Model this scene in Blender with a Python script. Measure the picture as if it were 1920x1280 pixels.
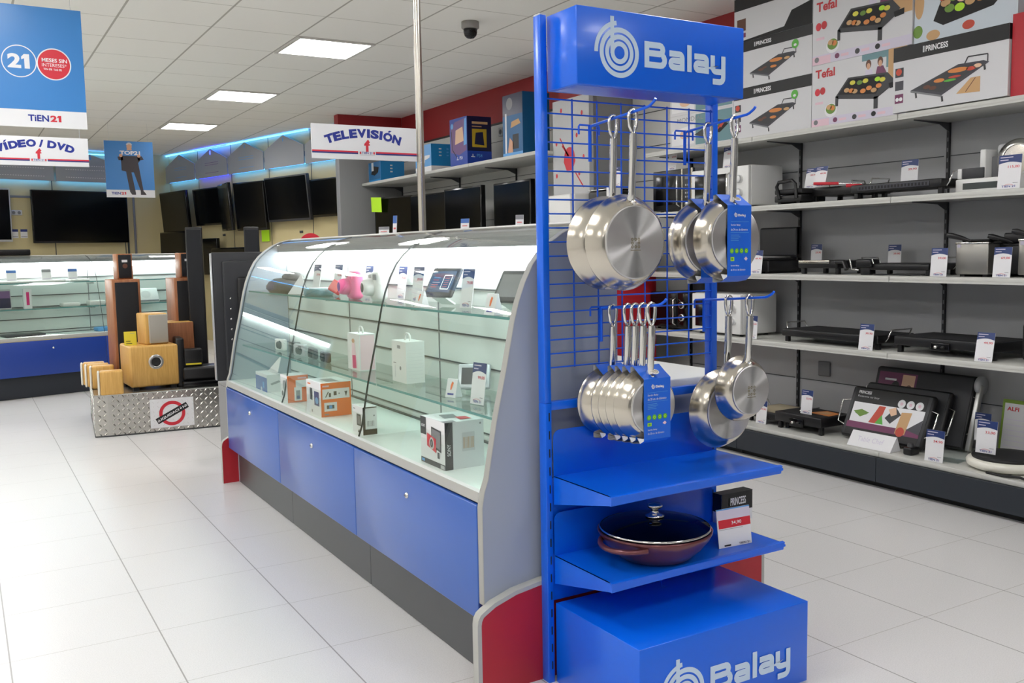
import bpy, bmesh, math, random
from mathutils import Matrix, Vector
sc = bpy.context.scene
for _o in list(bpy.data.objects): bpy.data.objects.remove(_o)
COL = sc.collection
R = math.radians
PI = math.pi
# ---------------------------------------------------------------- camera
cam = bpy.data.objects.new('camera', bpy.data.cameras.new('camera'))
COL.objects.link(cam)
cam.data.sensor_width = 36.0
cam.data.lens = 1743.956 / 1920 * 36.0
cam.data.clip_start = 0.02
_Y = Vector((-1040.0, 152.0, -1743.956)).normalized()
_X = Vector((2957.0, 223.0, -1743.956)).normalized()
_Z = _X.cross(_Y)
cam.matrix_world = Matrix((_X, _Y, _Z)).to_4x4()
cam.matrix_world.translation = Vector((0, 0, 1.25))
sc.camera = cam
# ---------------------------------------------------------------- view, world
sc.view_settings.view_transform = 'Standard'
sc.view_settings.look = 'None'
sc.view_settings.gamma = 1.0
sc.view_settings.exposure = 0.0
try: sc.view_settings.use_curve_mapping = False
except Exception: pass
wd = bpy.data.worlds.new('world'); sc.world = wd; wd.use_nodes = True
wd.node_tree.nodes['Background'].inputs[0].default_value = (0.9, 0.95, 1.0, 1)
wd.node_tree.nodes['Background'].inputs[1].default_value = 0.25
PANEL_STRENGTH = 20.5
BAR_STRENGTH = 20.0
LED_STRENGTH = 9.0
try:
    sc.cycles.max_bounces = 10; sc.cycles.transparent_max_bounces = 24
    sc.cycles.glossy_bounces = 5; sc.cycles.diffuse_bounces = 7
    sc.cycles.caustics_reflective = False; sc.cycles.caustics_refractive = False
    sc.cycles.sample_clamp_indirect = 6.0
    sc.cycles.use_denoising = True
except Exception: pass
# ---------------------------------------------------------------- materials
def lin(c):
    c /= 255.0
    return c / 12.92 if c <= 0.04045 else ((c + 0.055) / 1.055) ** 2.4
def rgb(t): return (lin(t[0]), lin(t[1]), lin(t[2]), 1)
MATS = {}
def N(nt, typ, **kw):
    n = nt.nodes.new(typ)
    for k, v in kw.items(): setattr(n, k, v)
    return n
def P(name, col, rough=0.5, metal=0.0, spec=0.5, coat=0.0, bump=None, vary=None, emit=None, aniso=None, alpha=None):
    m = bpy.data.materials.new(name); m.use_nodes = True; MATS[name] = m
    nt = m.node_tree; b = nt.nodes['Principled BSDF']
    b.inputs['Base Color'].default_value = rgb(col); b.inputs['Roughness'].default_value = rough
    b.inputs['Metallic'].default_value = metal; b.inputs['Specular IOR Level'].default_value = spec
    b.inputs['Coat Weight'].default_value = coat; b.inputs['Coat Roughness'].default_value = 0.08
    if emit:
        b.inputs['Emission Color'].default_value = rgb(emit[0]); b.inputs['Emission Strength'].default_value = emit[1]
    if vary:   # fine colour variation (scale, amount)
        tc = N(nt, 'ShaderNodeTexCoord'); no = N(nt, 'ShaderNodeTexNoise'); no.inputs['Scale'].default_value = vary[0]
        nt.links.new(tc.outputs['Object'], no.inputs['Vector'])
        mx = N(nt, 'ShaderNodeMixRGB', blend_type='MULTIPLY'); mx.inputs[0].default_value = vary[1]
        mx.inputs[1].default_value = rgb(col); nt.links.new(no.outputs['Fac'], mx.inputs[2])
        nt.links.new(mx.outputs[0], b.inputs['Base Color'])
    if bump:   # (scale, strength)
        tc = N(nt, 'ShaderNodeTexCoord'); no = N(nt, 'ShaderNodeTexNoise'); no.inputs['Scale'].default_value = bump[0]
        nt.links.new(tc.outputs['Object'], no.inputs['Vector'])
        bp = N(nt, 'ShaderNodeBump'); bp.inputs['Strength'].default_value = bump[1]; bp.inputs['Distance'].default_value = 0.002
        nt.links.new(no.outputs['Fac'], bp.inputs['Height']); nt.links.new(bp.outputs[0], b.inputs['Normal'])
    if aniso:  # (amount, radial axis)
        b.inputs['Anisotropic'].default_value = aniso[0]
        tg = N(nt, 'ShaderNodeTangent', direction_type='RADIAL', axis=aniso[1])
        nt.links.new(tg.outputs[0], b.inputs['Tangent'])
    return m
P('stand_blue', (4, 98, 224), 0.28, spec=0.5, coat=0.15)
P('hook_blue', (10, 92, 222), 0.3)
P('logo_white', (196, 216, 236), 0.5)
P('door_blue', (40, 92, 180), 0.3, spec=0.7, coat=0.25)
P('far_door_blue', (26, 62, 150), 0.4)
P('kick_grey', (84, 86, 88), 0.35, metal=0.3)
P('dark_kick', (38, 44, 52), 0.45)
P('edge_grey', (178, 178, 172), 0.4)
P('panel_grey', (158, 166, 180), 0.4)
P('counter_white', (232, 234, 232), 0.3)
P('slat_white', (226, 230, 228), 0.35)
P('slot_dark', (60, 66, 66), 0.5)
P('alu', (190, 190, 188), 0.28, metal=0.8)
P('skirt_red', (176, 32, 44), 0.4)
P('fascia_red', (150, 34, 38), 0.55)
P('wall_white', (232, 231, 228), 0.7)
P('wall_yellow', (198, 184, 138), 0.65)
P('shelf_panel', (174, 175, 177), 0.5)
P('shelf_panel_light', (196, 196, 193), 0.5)
P('side_panel', (140, 141, 142), 0.5)
P('shelf_board', (196, 196, 190), 0.4)
P('upright_dark', (34, 35, 38), 0.5)
P('bracket_dark', (70, 71, 74), 0.5)
P('gable_grey', (156, 160, 166), 0.5)
P('chrome', (225, 224, 220), 0.12, metal=1.0)
P('steel', (205, 200, 190), 0.22, metal=1.0)
P('pan_steel', (200, 194, 182), 0.2, metal=1.0)
P('pan_base', (208, 207, 206), 0.42, metal=1.0, aniso=(0.97, 'Y'))
P('brushed', (168, 166, 160), 0.36, metal=0.9)
P('etch', (120, 110, 84), 0.5)
P('black_plastic', (18, 18, 20), 0.38)
P('black_gloss', (9, 9, 11), 0.16, spec=0.4)
P('black_matte', (22, 22, 24), 0.65)
P('dark_grey', (52, 53, 56), 0.5)
P('mid_grey', (120, 121, 124), 0.5)
P('light_grey', (190, 191, 192), 0.45)
P('speaker_cloth', (30, 32, 36), 0.9, bump=(900, 0.3))
P('grey_cloth', (172, 168, 158), 0.85, bump=(700, 0.3))
P('tv_screen', (8, 9, 11), 0.14, spec=0.25)
P('tv_back', (40, 42, 46), 0.5)
P('silver_plastic', (178, 180, 184), 0.35, metal=0.3)
P('white_plastic', (228, 228, 226), 0.35)
P('cream_white', (232, 230, 218), 0.35)
P('card_white', (226, 226, 228), 0.5)
P('card_grey', (208, 208, 210), 0.5)
P('card_lilac', (206, 200, 216), 0.5)
P('card_pink', (222, 190, 202), 0.5)
P('card_blue', (20, 98, 214), 0.4)
P('sky_blue', (92, 160, 220), 0.35)
P('poster_blue', (58, 128, 196), 0.3)
P('box_blue', (24, 128, 190), 0.4)
P('box_blue_dark', (14, 90, 140), 0.4)
P('game_blue', (26, 62, 160), 0.3)
P('game_dark', (20, 24, 62), 0.3)
P('box_yellow', (190, 160, 40), 0.4)
P('purple', (112, 78, 128), 0.45)
P('peach', (222, 182, 150), 0.45)
P('navy', (30, 46, 116), 0.45)
P('ink_blue', (26, 44, 140), 0.45)
P('tag_blue', (42, 60, 112), 0.35)
P('tag_blue_light', (70, 110, 180), 0.35)
P('ink_red', (205, 40, 56), 0.45)
P('soft_red', (220, 110, 110), 0.5)
P('ink_black', (20, 20, 22), 0.5)
P('ink_grey', (140, 140, 144), 0.5)
P('tefal_red', (190, 36, 44), 0.45)
P('green', (86, 172, 60), 0.45)
P('leaf_green', (104, 140, 52), 0.5)
P('lime', (170, 220, 40), 0.5)
P('yellow', (226, 208, 50), 0.5)
P('food_orange', (210, 130, 62), 0.5)
P('food_red', (190, 70, 50), 0.5)
P('food_tan', (196, 156, 108), 0.5)
P('food_yellow', (214, 206, 70), 0.5)
P('food_brown', (96, 60, 44), 0.5)
P('hotplate', (58, 58, 66), 0.45)
P('teal', (104, 140, 146), 0.5)
P('orange', (232, 110, 40), 0.4)
P('pink', (236, 110, 160), 0.4)
P('pink_pale', (238, 206, 216), 0.45)
P('magenta', (214, 40, 120), 0.4)
P('plum', (110, 40, 84), 0.4)
P('skin', (206, 160, 130), 0.6)
P('suit', (66, 62, 66), 0.6)
P('copper_pot', (104, 54, 58), 0.28, metal=0.5, coat=0.4)
P('pot_inside', (8, 10, 18), 0.3)
P('wood_light', (218, 172, 92), 0.4)
P('plush', (92, 91, 92), 0.9, bump=(120, 0.6))
P('tan_plate', (172, 160, 132), 0.5)
P('ceiling_frame', (214, 212, 206), 0.5)
P('cam_grey', (150, 146, 142), 0.45)
P('green_card', (120, 150, 50), 0.5)
P('bbq_bg', (196, 206, 214), 0.4)
P('panel_light', (255, 255, 255), 0.5, emit=((254, 252, 252), PANEL_STRENGTH))
P('bar_light', (255, 255, 255), 0.5, emit=((246, 252, 255), BAR_STRENGTH))
P('led_cyan', (60, 170, 255), 0.5, emit=((70, 160, 255), LED_STRENGTH))
P('led_blue', (60, 60, 255), 0.5, emit=((50, 70, 255), LED_STRENGTH))
P('screen_lit', (40, 60, 90), 0.2, emit=((44, 70, 110), 0.5))
P('screen_white', (230, 235, 240), 0.2, emit=((220, 230, 240), 0.6))
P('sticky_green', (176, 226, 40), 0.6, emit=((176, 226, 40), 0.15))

def glass(name, tint, f0, rough=0.0, edge=None):
    m = bpy.data.materials.new(name); m.use_nodes = True; MATS[name] = m; nt = m.node_tree
    nt.nodes.remove(nt.nodes['Principled BSDF'])
    tr = N(nt, 'ShaderNodeBsdfTransparent'); tr.inputs[0].default_value = rgb(tint)
    gl = N(nt, 'ShaderNodeBsdfGlossy'); gl.inputs['Roughness'].default_value = rough
    lw = N(nt, 'ShaderNodeLayerWeight'); lw.inputs[0].default_value = 0.5   # Schlick, same from both sides
    pw = N(nt, 'ShaderNodeMath', operation='POWER'); pw.inputs[1].default_value = 5.0; nt.links.new(lw.outputs['Facing'], pw.inputs[0])
    k = ((f0 - 1) / (f0 + 1)) ** 2
    fr = N(nt, 'ShaderNodeMath', operation='MULTIPLY_ADD'); fr.inputs[1].default_value = 1 - k; fr.inputs[2].default_value = k
    nt.links.new(pw.outputs[0], fr.inputs[0])
    mx = N(nt, 'ShaderNodeMixShader'); nt.links.new(fr.outputs[0], mx.inputs[0])
    nt.links.new(tr.outputs[0], mx.inputs[1]); nt.links.new(gl.outputs[0], mx.inputs[2])
    nt.links.new(mx.outputs[0], nt.nodes['Material Output'].inputs[0])
    return m
glass('pane_glass', (250, 253, 251), 1.42)
glass('shelf_glass', (240, 249, 246), 1.45)
glass('acrylic', (246, 250, 250), 1.3)
glass('dome_glass', (110, 110, 116), 1.5)
P('glass_edge', (70, 140, 140), 0.15, spec=0.6)
P('glass_seam', (40, 48, 48), 0.3)
m = glass('lid_glass', (120, 124, 132), 1.5)

def wood(name, c1, c2, scale=6.0, axis='Z'):
    m = P(name, c1, 0.4); nt = m.node_tree; b = nt.nodes['Principled BSDF']
    tc = N(nt, 'ShaderNodeTexCoord'); mp = N(nt, 'ShaderNodeMapping')
    s = {'Z': (14, 14, 1.2), 'X': (1.2, 14, 14)}[axis]; mp.inputs['Scale'].default_value = s
    no = N(nt, 'ShaderNodeTexNoise'); no.inputs['Scale'].default_value = scale; no.inputs['Detail'].default_value = 6
    rp = N(nt, 'ShaderNodeValToRGB'); rp.color_ramp.elements[0].color = rgb(c1); rp.color_ramp.elements[1].color = rgb(c2)
    rp.color_ramp.elements[0].position = 0.35; rp.color_ramp.elements[1].position = 0.7
    nt.links.new(tc.outputs['Object'], mp.inputs[0]); nt.links.new(mp.outputs[0], no.inputs['Vector'])
    nt.links.new(no.outputs['Fac'], rp.inputs[0]); nt.links.new(rp.outputs[0], b.inputs['Base Color'])
wood('wood_cherry', (150, 92, 56), (180, 120, 78))
wood('wood_cherry_dark', (104, 60, 40), (132, 80, 54))
wood('wood_beech', (208, 160, 84), (226, 182, 104), axis='Z')
wood('wood_box', (128, 78, 46), (150, 94, 58))

def grid_mat(name, base, line, px, ox, wx, py, oy, wy, rough, speck=0.0, linexy=None, bumpy=0.0, spec=0.5):
    """tile field: lines at x = ox + k px (half width wx) and y = oy + k py, in world metres"""
    m = P(name, base, rough, spec=spec); nt = m.node_tree; b = nt.nodes['Principled BSDF']
    ge = N(nt, 'ShaderNodeNewGeometry'); sp = N(nt, 'ShaderNodeSeparateXYZ'); nt.links.new(ge.outputs['Position'], sp.inputs[0])
    def mth(op, a, c=None):
        n = N(nt, 'ShaderNodeMath', operation=op)
        for i, v in enumerate((a, c)):
            if v is None: continue
            if isinstance(v, (int, float)): n.inputs[i].default_value = v
            else: nt.links.new(v, n.inputs[i])
        return n.outputs[0]
    outs = []
    for s, p, o, w in (('X', px, ox, wx), ('Y', py, oy, wy)):
        t = mth('SUBTRACT', sp.outputs[s], o); t = mth('DIVIDE', t, p); f = mth('SUBTRACT', t, mth('ROUND', t))
        d = mth('MULTIPLY', mth('ABSOLUTE', f), p); outs.append(mth('LESS_THAN', d, w))
    mx = N(nt, 'ShaderNodeMixRGB'); mx.inputs[1].default_value = rgb(base); mx.inputs[2].default_value = rgb(line)
    mx2 = N(nt, 'ShaderNodeMixRGB'); mx2.inputs[2].default_value = rgb(linexy or line)
    if speck:
        no = N(nt, 'ShaderNodeTexNoise'); no.inputs['Scale'].default_value = 260; no.inputs['Detail'].default_value = 2
        nt.links.new(ge.outputs['Position'], no.inputs['Vector'])
        ms = N(nt, 'ShaderNodeMixRGB', blend_type='MULTIPLY'); ms.inputs[0].default_value = speck; ms.inputs[1].default_value = rgb(base)
        rp = N(nt, 'ShaderNodeValToRGB'); rp.color_ramp.elements[0].position = 0.35; rp.color_ramp.elements[1].position = 0.6
        nt.links.new(no.outputs['Fac'], rp.inputs[0]); nt.links.new(rp.outputs[0], ms.inputs[2]); nt.links.new(ms.outputs[0], mx2.inputs[1])
    else: mx2.inputs[1].default_value = rgb(base)
    nt.links.new(outs[1], mx2.inputs[0]); nt.links.new(mx2.outputs[0], mx.inputs[1]); nt.links.new(outs[0], mx.inputs[0])
    nt.links.new(mx.outputs[0], b.inputs['Base Color'])
    if bumpy:
        bp = N(nt, 'ShaderNodeBump'); bp.inputs['Strength'].default_value = bumpy; bp.inputs['Distance'].default_value = 0.002
        no = N(nt, 'ShaderNodeTexNoise'); no.inputs['Scale'].default_value = 90; nt.links.new(ge.outputs['Position'], no.inputs['Vector'])
        nt.links.new(no.outputs['Fac'], bp.inputs['Height']); nt.links.new(bp.outputs[0], b.inputs['Normal'])
    return m
grid_mat('floor_tile', (221, 220, 219), (150, 148, 145), 0.4435, 0.06, 0.0022, 0.437, 3.21, 0.0013, 0.3, speck=0.10, linexy=(176, 173, 168))
grid_mat('ceiling_tile', (248, 247, 240), (186, 184, 174), 0.6, 0.39, 0.007, 0.6, 0.02, 0.004, 0.85, linexy=(196, 194, 184))

P('tread_plate', (188, 186, 180), 0.26, metal=0.9)

def two_sided(name, out, back):
    m = P(name, out, 0.4); nt = m.node_tree; b = nt.nodes['Principled BSDF']
    ge = N(nt, 'ShaderNodeNewGeometry'); mx = N(nt, 'ShaderNodeMixRGB'); mx.inputs[1].default_value = rgb(back); mx.inputs[2].default_value = rgb(out)
    nt.links.new(ge.outputs['Backfacing'], mx.inputs[0]); nt.links.new(mx.outputs[0], b.inputs['Base Color'])
two_sided('sleeve_card', (20, 98, 214), (226, 226, 226))   # printed blue outside, bare white inside
# ---------------------------------------------------------------- mesh builder
TXT = {}
def text_mesh(s, bold=0.0, serif=False):
    key = (s, bold)
    if key in TXT: return TXT[key]
    cu = bpy.data.curves.new('t', 'FONT'); cu.body = s; cu.size = 1.0; cu.offset = bold; cu.resolution_u = 4
    cu.dimensions = '2D'; cu.fill_mode = 'BOTH'
    o = bpy.data.objects.new('t', cu); COL.objects.link(o)
    dg = bpy.context.evaluated_depsgraph_get(); dg.update()
    me = bpy.data.meshes.new_from_object(o.evaluated_get(dg))
    vs = [(v.co.x, v.co.y) for v in me.vertices]; fs = [tuple(p.vertices) for p in me.polygons]
    bpy.data.objects.remove(o); bpy.data.curves.remove(cu); bpy.data.meshes.remove(me)
    if not vs: vs = [(0, 0), (1, 0), (1, 1)]; fs = []
    x0 = min(v[0] for v in vs); x1 = max(v[0] for v in vs); y0 = min(v[1] for v in vs); y1 = max(v[1] for v in vs)
    vs = [((x - x0) / max(1e-6, x1 - x0), (y - y0) / max(1e-6, y1 - y0)) for x, y in vs]
    TXT[key] = (vs, fs, (x1 - x0), (y1 - y0)); return TXT[key]

class B:
    """collects shapes into ONE mesh; T is the current local transform"""
    def __init__(s): s.v = []; s.f = []; s.mi = []; s.sm = []; s.mats = []; s.T = Matrix()
    def mid(s, m):
        if m not in s.mats: s.mats.append(m)
        return s.mats.index(m)
    def add(s, vs, fs, m, smooth=False):
        o = len(s.v); k = s.mid(m)
        for v in vs: s.v.append(tuple(s.T @ Vector(v)))
        for f in fs: s.f.append(tuple(o + i for i in f)); s.mi.append(k); s.sm.append(smooth)
        return s
    def box(s, x0, x1, y0, y1, z0, z1, m, bev=0.0, seg=2):
        if x1 < x0: x0, x1 = x1, x0
        if y1 < y0: y0, y1 = y1, y0
        if z1 < z0: z0, z1 = z1, z0
        if bev <= 0:
            vs = [(x, y, z) for x in (x0, x1) for y in (y0, y1) for z in (z0, z1)]
            return s.add(vs, [(0, 1, 3, 2), (4, 6, 7, 5), (0, 4, 5, 1), (2, 3, 7, 6), (0, 2, 6, 4), (1, 5, 7, 3)], m)
        bm = bmesh.new(); bmesh.ops.create_cube(bm, size=1.0)
        for v in bm.verts: v.co = Vector((x0 + (v.co.x + .5) * (x1 - x0), y0 + (v.co.y + .5) * (y1 - y0), z0 + (v.co.z + .5) * (z1 - z0)))
        bev = min(bev, 0.49 * min(x1 - x0, y1 - y0, z1 - z0))
        bmesh.ops.bevel(bm, geom=list(bm.edges), offset=bev, segments=seg, profile=0.5, affect='EDGES')
        bm.verts.index_update(); bm.verts.ensure_lookup_table()
        s.add([v.co[:] for v in bm.verts], [tuple(v.index for v in f.verts) for f in bm.faces], m, seg > 1); bm.free(); return s
    def prism(s, poly, a, b, m, axis='y', smooth=False):
        """poly of 2-D points extruded from a to b along axis; (x,z) for y, (y,z) for x, (x,y) for z"""
        n = len(poly)
        def p3(p, t): return {'y': (p[0], t, p[1]), 'x': (t, p[0], p[1]), 'z': (p[0], p[1], t)}[axis]
        vs = [p3(p, a) for p in poly] + [p3(p, b) for p in poly]
        s.add(vs, [tuple(range(n)), tuple(range(2 * n - 1, n - 1, -1))], m)
        k = len(s.v) - 2 * n; mi = s.mid(m)
        for i in range(n):
            j = (i + 1) % n; s.f.append((k + i, k + j, k + n + j, k + n + i)); s.mi.append(mi); s.sm.append(smooth)
        return s
    def tube(s, pts, r, m, seg=10, closed=False, rr=None):
        pts = [Vector(p) for p in pts]; n = len(pts); rings = []; nrm = None
        for i, p in enumerate(pts):
            if closed: t = (pts[(i + 1) % n] - pts[i - 1])
            else: t = (pts[min(i + 1, n - 1)] - pts[max(i - 1, 0)])
            t.normalize()
            if nrm is None:
                nrm = t.orthogonal().normalized()
            else:
                nrm = (nrm - t * nrm.dot(t))
                nrm = nrm.normalized() if nrm.length > 1e-6 else t.orthogonal().normalized()
            bi = t.cross(nrm); q = rr[i] if rr else r
            rings.append([p + (nrm * math.cos(2 * PI * k / seg) + bi * math.sin(2 * PI * k / seg)) * q for k in range(seg)])
        vs = [v for rg in rings for v in rg]; fs = []
        for i in range(n if closed else n - 1):
            a = i * seg; b = ((i + 1) % n) * seg
            for k in range(seg): fs.append((a + k, a + (k + 1) % seg, b + (k + 1) % seg, b + k))
        s.add(vs, fs, m, True)
        if not closed: s.add(rings[0], [tuple(range(seg))[::-1]], m); s.add(rings[-1], [tuple(range(seg))], m)
        return s
    def lathe(s, prof, m, seg=40, axis='z', c=(0, 0, 0), smooth=True, sx=1.0):
        """prof: list of (radius, height) turned about the axis"""
        vs = []; fs = []; n = len(prof)
        for k in range(seg):
            a = 2 * PI * k / seg; ca, sa = math.cos(a), math.sin(a)
            for r, h in prof:
                q = {'z': (r * ca * sx, r * sa, h), 'y': (r * ca * sx, h, r * sa), 'x': (h, r * ca, r * sa)}[axis]
                vs.append((q[0] + c[0], q[1] + c[1], q[2] + c[2]))
        for k in range(seg):
            a = k * n; b = ((k + 1) % seg) * n
            for i in range(n - 1): fs.append((a + i, b + i, b + i + 1, a + i + 1))
        return s.add(vs, fs, m, smooth)
    def disc(s, c, r, m, seg=28, axis='z'):
        pts = []
        for k in range(seg):
            a = 2 * PI * k / seg; q = (r * math.cos(a), r * math.sin(a))
            pts.append({'z': (q[0], q[1], 0), 'y': (q[0], 0, q[1]), 'x': (0, q[0], q[1])}[axis])
        return s.add([(p[0] + c[0], p[1] + c[1], p[2] + c[2]) for p in pts], [tuple(range(seg))], m)
    # flat marks in the u,v plane of the current frame (frame n = outward)
    def poly(s, pts, m, e=0.0006): return s.add([(p[0], p[1], e) for p in pts], [tuple(range(len(pts)))], m)
    def rect(s, u0, v0, u1, v1, m, e=0.0006): return s.poly([(u0, v0), (u1, v0), (u1, v1), (u0, v1)], m, e)
    def dot(s, u, v, r, m, e=0.0008, seg=22, ry=None):
        return s.poly([(u + r * math.cos(2 * PI * k / seg), v + (ry or r) * math.sin(2 * PI * k / seg)) for k in range(seg)], m, e)
    def arc(s, u, v, r0, r1, a0, a1, m, e=0.0008, seg=36):
        vs = []; n = seg
        for k in range(n + 1):
            a = R(a0 + (a1 - a0) * k / n); vs += [(u + r0 * math.cos(a), v + r0 * math.sin(a), e), (u + r1 * math.cos(a), v + r1 * math.sin(a), e)]
        return s.add(vs, [(2 * k, 2 * k + 1, 2 * k + 3, 2 * k + 2) for k in range(n)], m)
    def line(s, pts, w, m, e=0.0008):
        for p, q in zip(pts, pts[1:]):
            d = Vector((q[0] - p[0], q[1] - p[1])); L = d.length
            if L < 1e-9: continue
            n = Vector((-d.y, d.x)) / L * w / 2
            s.poly([(p[0] - n.x, p[1] - n.y), (q[0] - n.x, q[1] - n.y), (q[0] + n.x, q[1] + n.y), (p[0] + n.x, p[1] + n.y)], m, e)
        return s
    def txt(s, t, u, v, h, m, w=None, bold=0.0, e=0.0009, rot=0.0, ctr=False, shear=0.0):
        vs, fs, ax, ay = text_mesh(t, bold)
        if w is None: w = h * ax / max(ay, 1e-6)
        c, sn = math.cos(R(rot)), math.sin(R(rot)); out = []
        for x, y in vs:
            x, y = x * w, y * h
            if ctr: x -= w / 2; y -= h / 2
            x += shear * y
            out.append((u + x * c - y * sn, v + x * sn + y * c, e))
        return s.add(out, fs, m)
    def num21(s, u, v, w, h, m, e=.0009):
        s.txt('2', u, v, h, m, w * .56, .04, e); x = u + w * .70; t = w * .22
        return s.poly([(x, v), (x + t, v), (x + t, v + h), (x, v + h), (x - w * .12, v + h * .80), (x - w * .12, v + h * .62), (x, v + h * .70)], m, e)
    def frame(s, o, u, v):
        o, u, v = Vector(o), Vector(u).normalized(), Vector(v).normalized(); n = u.cross(v)
        M = Matrix(((u.x, v.x, n.x, o.x), (u.y, v.y, n.y, o.y), (u.z, v.z, n.z, o.z), (0, 0, 0, 1)))
        s.T = M; return s
    def side(s, f, w, d, h):
        """frame on a face of a box that is centred in x,y and stands on z=0"""
        o, u, v = {'front': ((-w/2, -d/2, 0), (1, 0, 0), (0, 0, 1)), 'right': ((w/2, -d/2, 0), (0, 1, 0), (0, 0, 1)),
                   'left': ((-w/2, d/2, 0), (0, -1, 0), (0, 0, 1)), 'top': ((-w/2, -d/2, h), (1, 0, 0), (0, 1, 0)),
                   'back': ((w/2, d/2, 0), (-1, 0, 0), (0, 0, 1))}[f]
        return s.frame(o, u, v)
    def home(s): s.T = Matrix(); return s
    def build(s, name, parent=None, loc=(0, 0, 0), rz=0.0, rot=None):
        me = bpy.data.meshes.new(name); me.from_pydata(s.v, [], s.f); me.validate(clean_customdata=False) if False else None
        for m in s.mats: me.materials.append(MATS[m])
        me.polygons.foreach_set('material_index', s.mi); me.polygons.foreach_set('use_smooth', s.sm); me.update()
        bm = bmesh.new(); bm.from_mesh(me)
        bm.to_mesh(me); bm.free()
        o = bpy.data.objects.new(name, me); COL.objects.link(o)
        o.location = loc; o.rotation_euler = rot if rot else (0, 0, R(rz))
        if parent: o.parent = parent
        return o
def tag(o, label, cat, group=None, kind=None):
    if label: o['label'] = label
    if cat: o['category'] = cat
    if group: o['group'] = group
    if kind: o['kind'] = kind
    return o
def thing(name, label, cat, loc=(0, 0, 0), rz=0.0, group=None, rot=None):
    o = bpy.data.objects.new(name, None); COL.objects.link(o); o.empty_display_size = 0.1
    o.location = loc; o.rotation_euler = rot if rot else (0, 0, R(rz)); return tag(o, label, cat, group)
def struct(o): o['kind'] = 'structure'; return o
def kids(o): return [c for c in bpy.data.objects if c.parent == o]
def dup(o, loc=None, rz=None, label=None, group=None, parent=None):
    c = o.copy(); COL.objects.link(c)
    if parent: c.parent = parent
    for k in kids(o): dup(k, parent=c)
    if loc is not None: c.location = loc
    if rz is not None: c.rotation_euler = (0, 0, R(rz))
    if label: c['label'] = label
    if group: c['group'] = group
    return c
# ================================================================ the room
th = math.atan2(0.243, 0.97)                      # the rear part of the shop is turned by 14 degrees
U = Vector((math.cos(th), math.sin(th), 0)); V = Vector((-math.sin(th), math.cos(th), 0))
W0 = Vector((2.91, 15.24, 0))                      # corner of the yellow wall and the television wall
K0 = Vector((0.244, 9.35, 0))                      # kick line of the rear display counter
TH = math.degrees(th)
def wall_from(name, pts, m):
    b = B(); b.prism(pts, 0, 2.8, m, 'z'); return struct(b.build(name))
b = B(); b.box(-4.1, 4.7, -3.6, 16.2, -0.06, 0, 'floor_tile'); struct(b.build('floor'))
b = B(); b.box(-4.1, 4.7, -3.6, 16.2, 2.8, 2.86, 'ceiling_tile'); struct(b.build('ceiling'))
wall_from('wall_right', [(4.535, -3.6), (4.65, -3.6), (4.65, 10.2), (4.535, 10.2)], 'side_panel')
b = B(); b.box(4.530, 4.5345, -3.6, 10.079, 2.44, 2.8, 'fascia_red'); struct(b.build('trim_3'))
b = B(); b.box(3.755, 4.528, 10.08, 10.2, 0, 2.46, 'side_panel'); b.box(3.755, 4.528, 10.08, 10.2, 2.46, 2.8, 'fascia_red'); struct(b.build('wall_alcove'))
wall_from('wall_left', [(-4.1, -3.6), (-4.0, -3.6), (-4.0, 16.2), (-4.1, 16.2)], 'wall_white')
wall_from('wall_front', [(-4.0, -3.6), (4.53, -3.6), (4.53, -3.5), (-4.0, -3.5)], 'mid_grey')
# television wall and rear wall with their panel seams
def seam_wall(name, at, rz, x0, x1, seams, m):
    b = B(); b.box(x0, x1, 0, 0.08, 0, 2.8, m)
    for s_ in seams: b.box(s_ - 0.006, s_ + 0.006, -0.002, 0, 0, 2.8, 'slot_dark')
    return struct(b.build(name, loc=at, rz=rz))
seam_wall('wall_back', W0, TH, -7.1, 0.0, [-0.74, -1.74, -2.74, -3.74, -4.74], 'wall_yellow')
seam_wall('wall_television', W0, TH - 90, 0.0, 5.25, [0.96, 1.95, 2.96, 3.97, 4.9], 'wall_yellow')
# column with its corner strip and a painted bowl of noodles on its shop side
b = B(); b.box(4.15, 4.529, 5.743, 6.29, 0, 2.41, 'side_panel')
b.box(4.135, 4.15, 5.79, 6.29, 0, 2.41, 'light_grey'); b.box(4.128, 4.165, 5.735, 5.79, 0, 2.41, 'mid_grey', 0.004)
b.frame((4.135, 6.29, 0), (0, -1, 0), (0, 0, 1))
for u, v in ((.12, 2.33), (.27, 2.28), (.05, 2.08), (.33, 2.12), (.4, 2.28), (.36, 1.83), (.14, 1.66), (.3, 1.66), (.42, 1.95), (.05, 1.83)): b.dot(u, v, .013, 'ink_red', ry=.018)
b.poly([(.16, 1.98), (.3, 1.98), (.31, 1.93), (.27, 1.86), (.19, 1.86), (.15, 1.93)], 'ink_red'); b.arc(.23, 1.97, 0, .07, 0, 180, 'ink_red')
b.line([(.1, 2.12), (.2, 1.99)], .012, 'ink_red'); b.line([(.13, 2.06), (.22, 1.97)], .016, 'ink_red'); b.line([(.3, 1.85), (.42, 1.72)], .012, 'ink_red')
struct(b.home().build('wall_column'))
b = B(); b.box(4.2, 4.529, 5.743, 6.29, 2.41, 2.8, 'fascia_red'); struct(b.build('trim_1'))
# bare panel strip between the column and the appliance shelving
b = B(); b.box(4.5, 4.53, 5.09, 5.735, 0, 2.44, 'shelf_panel_light')
for z in (2.25, 2.0, 1.75, 1.5): b.box(4.498, 4.5, 5.09, 5.735, z, z + 0.006, 'slot_dark')
b.box(4.505, 4.53, 5.09, 5.735, 2.44, 2.452, 'upright_dark'); struct(b.build('trim_2'))
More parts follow.
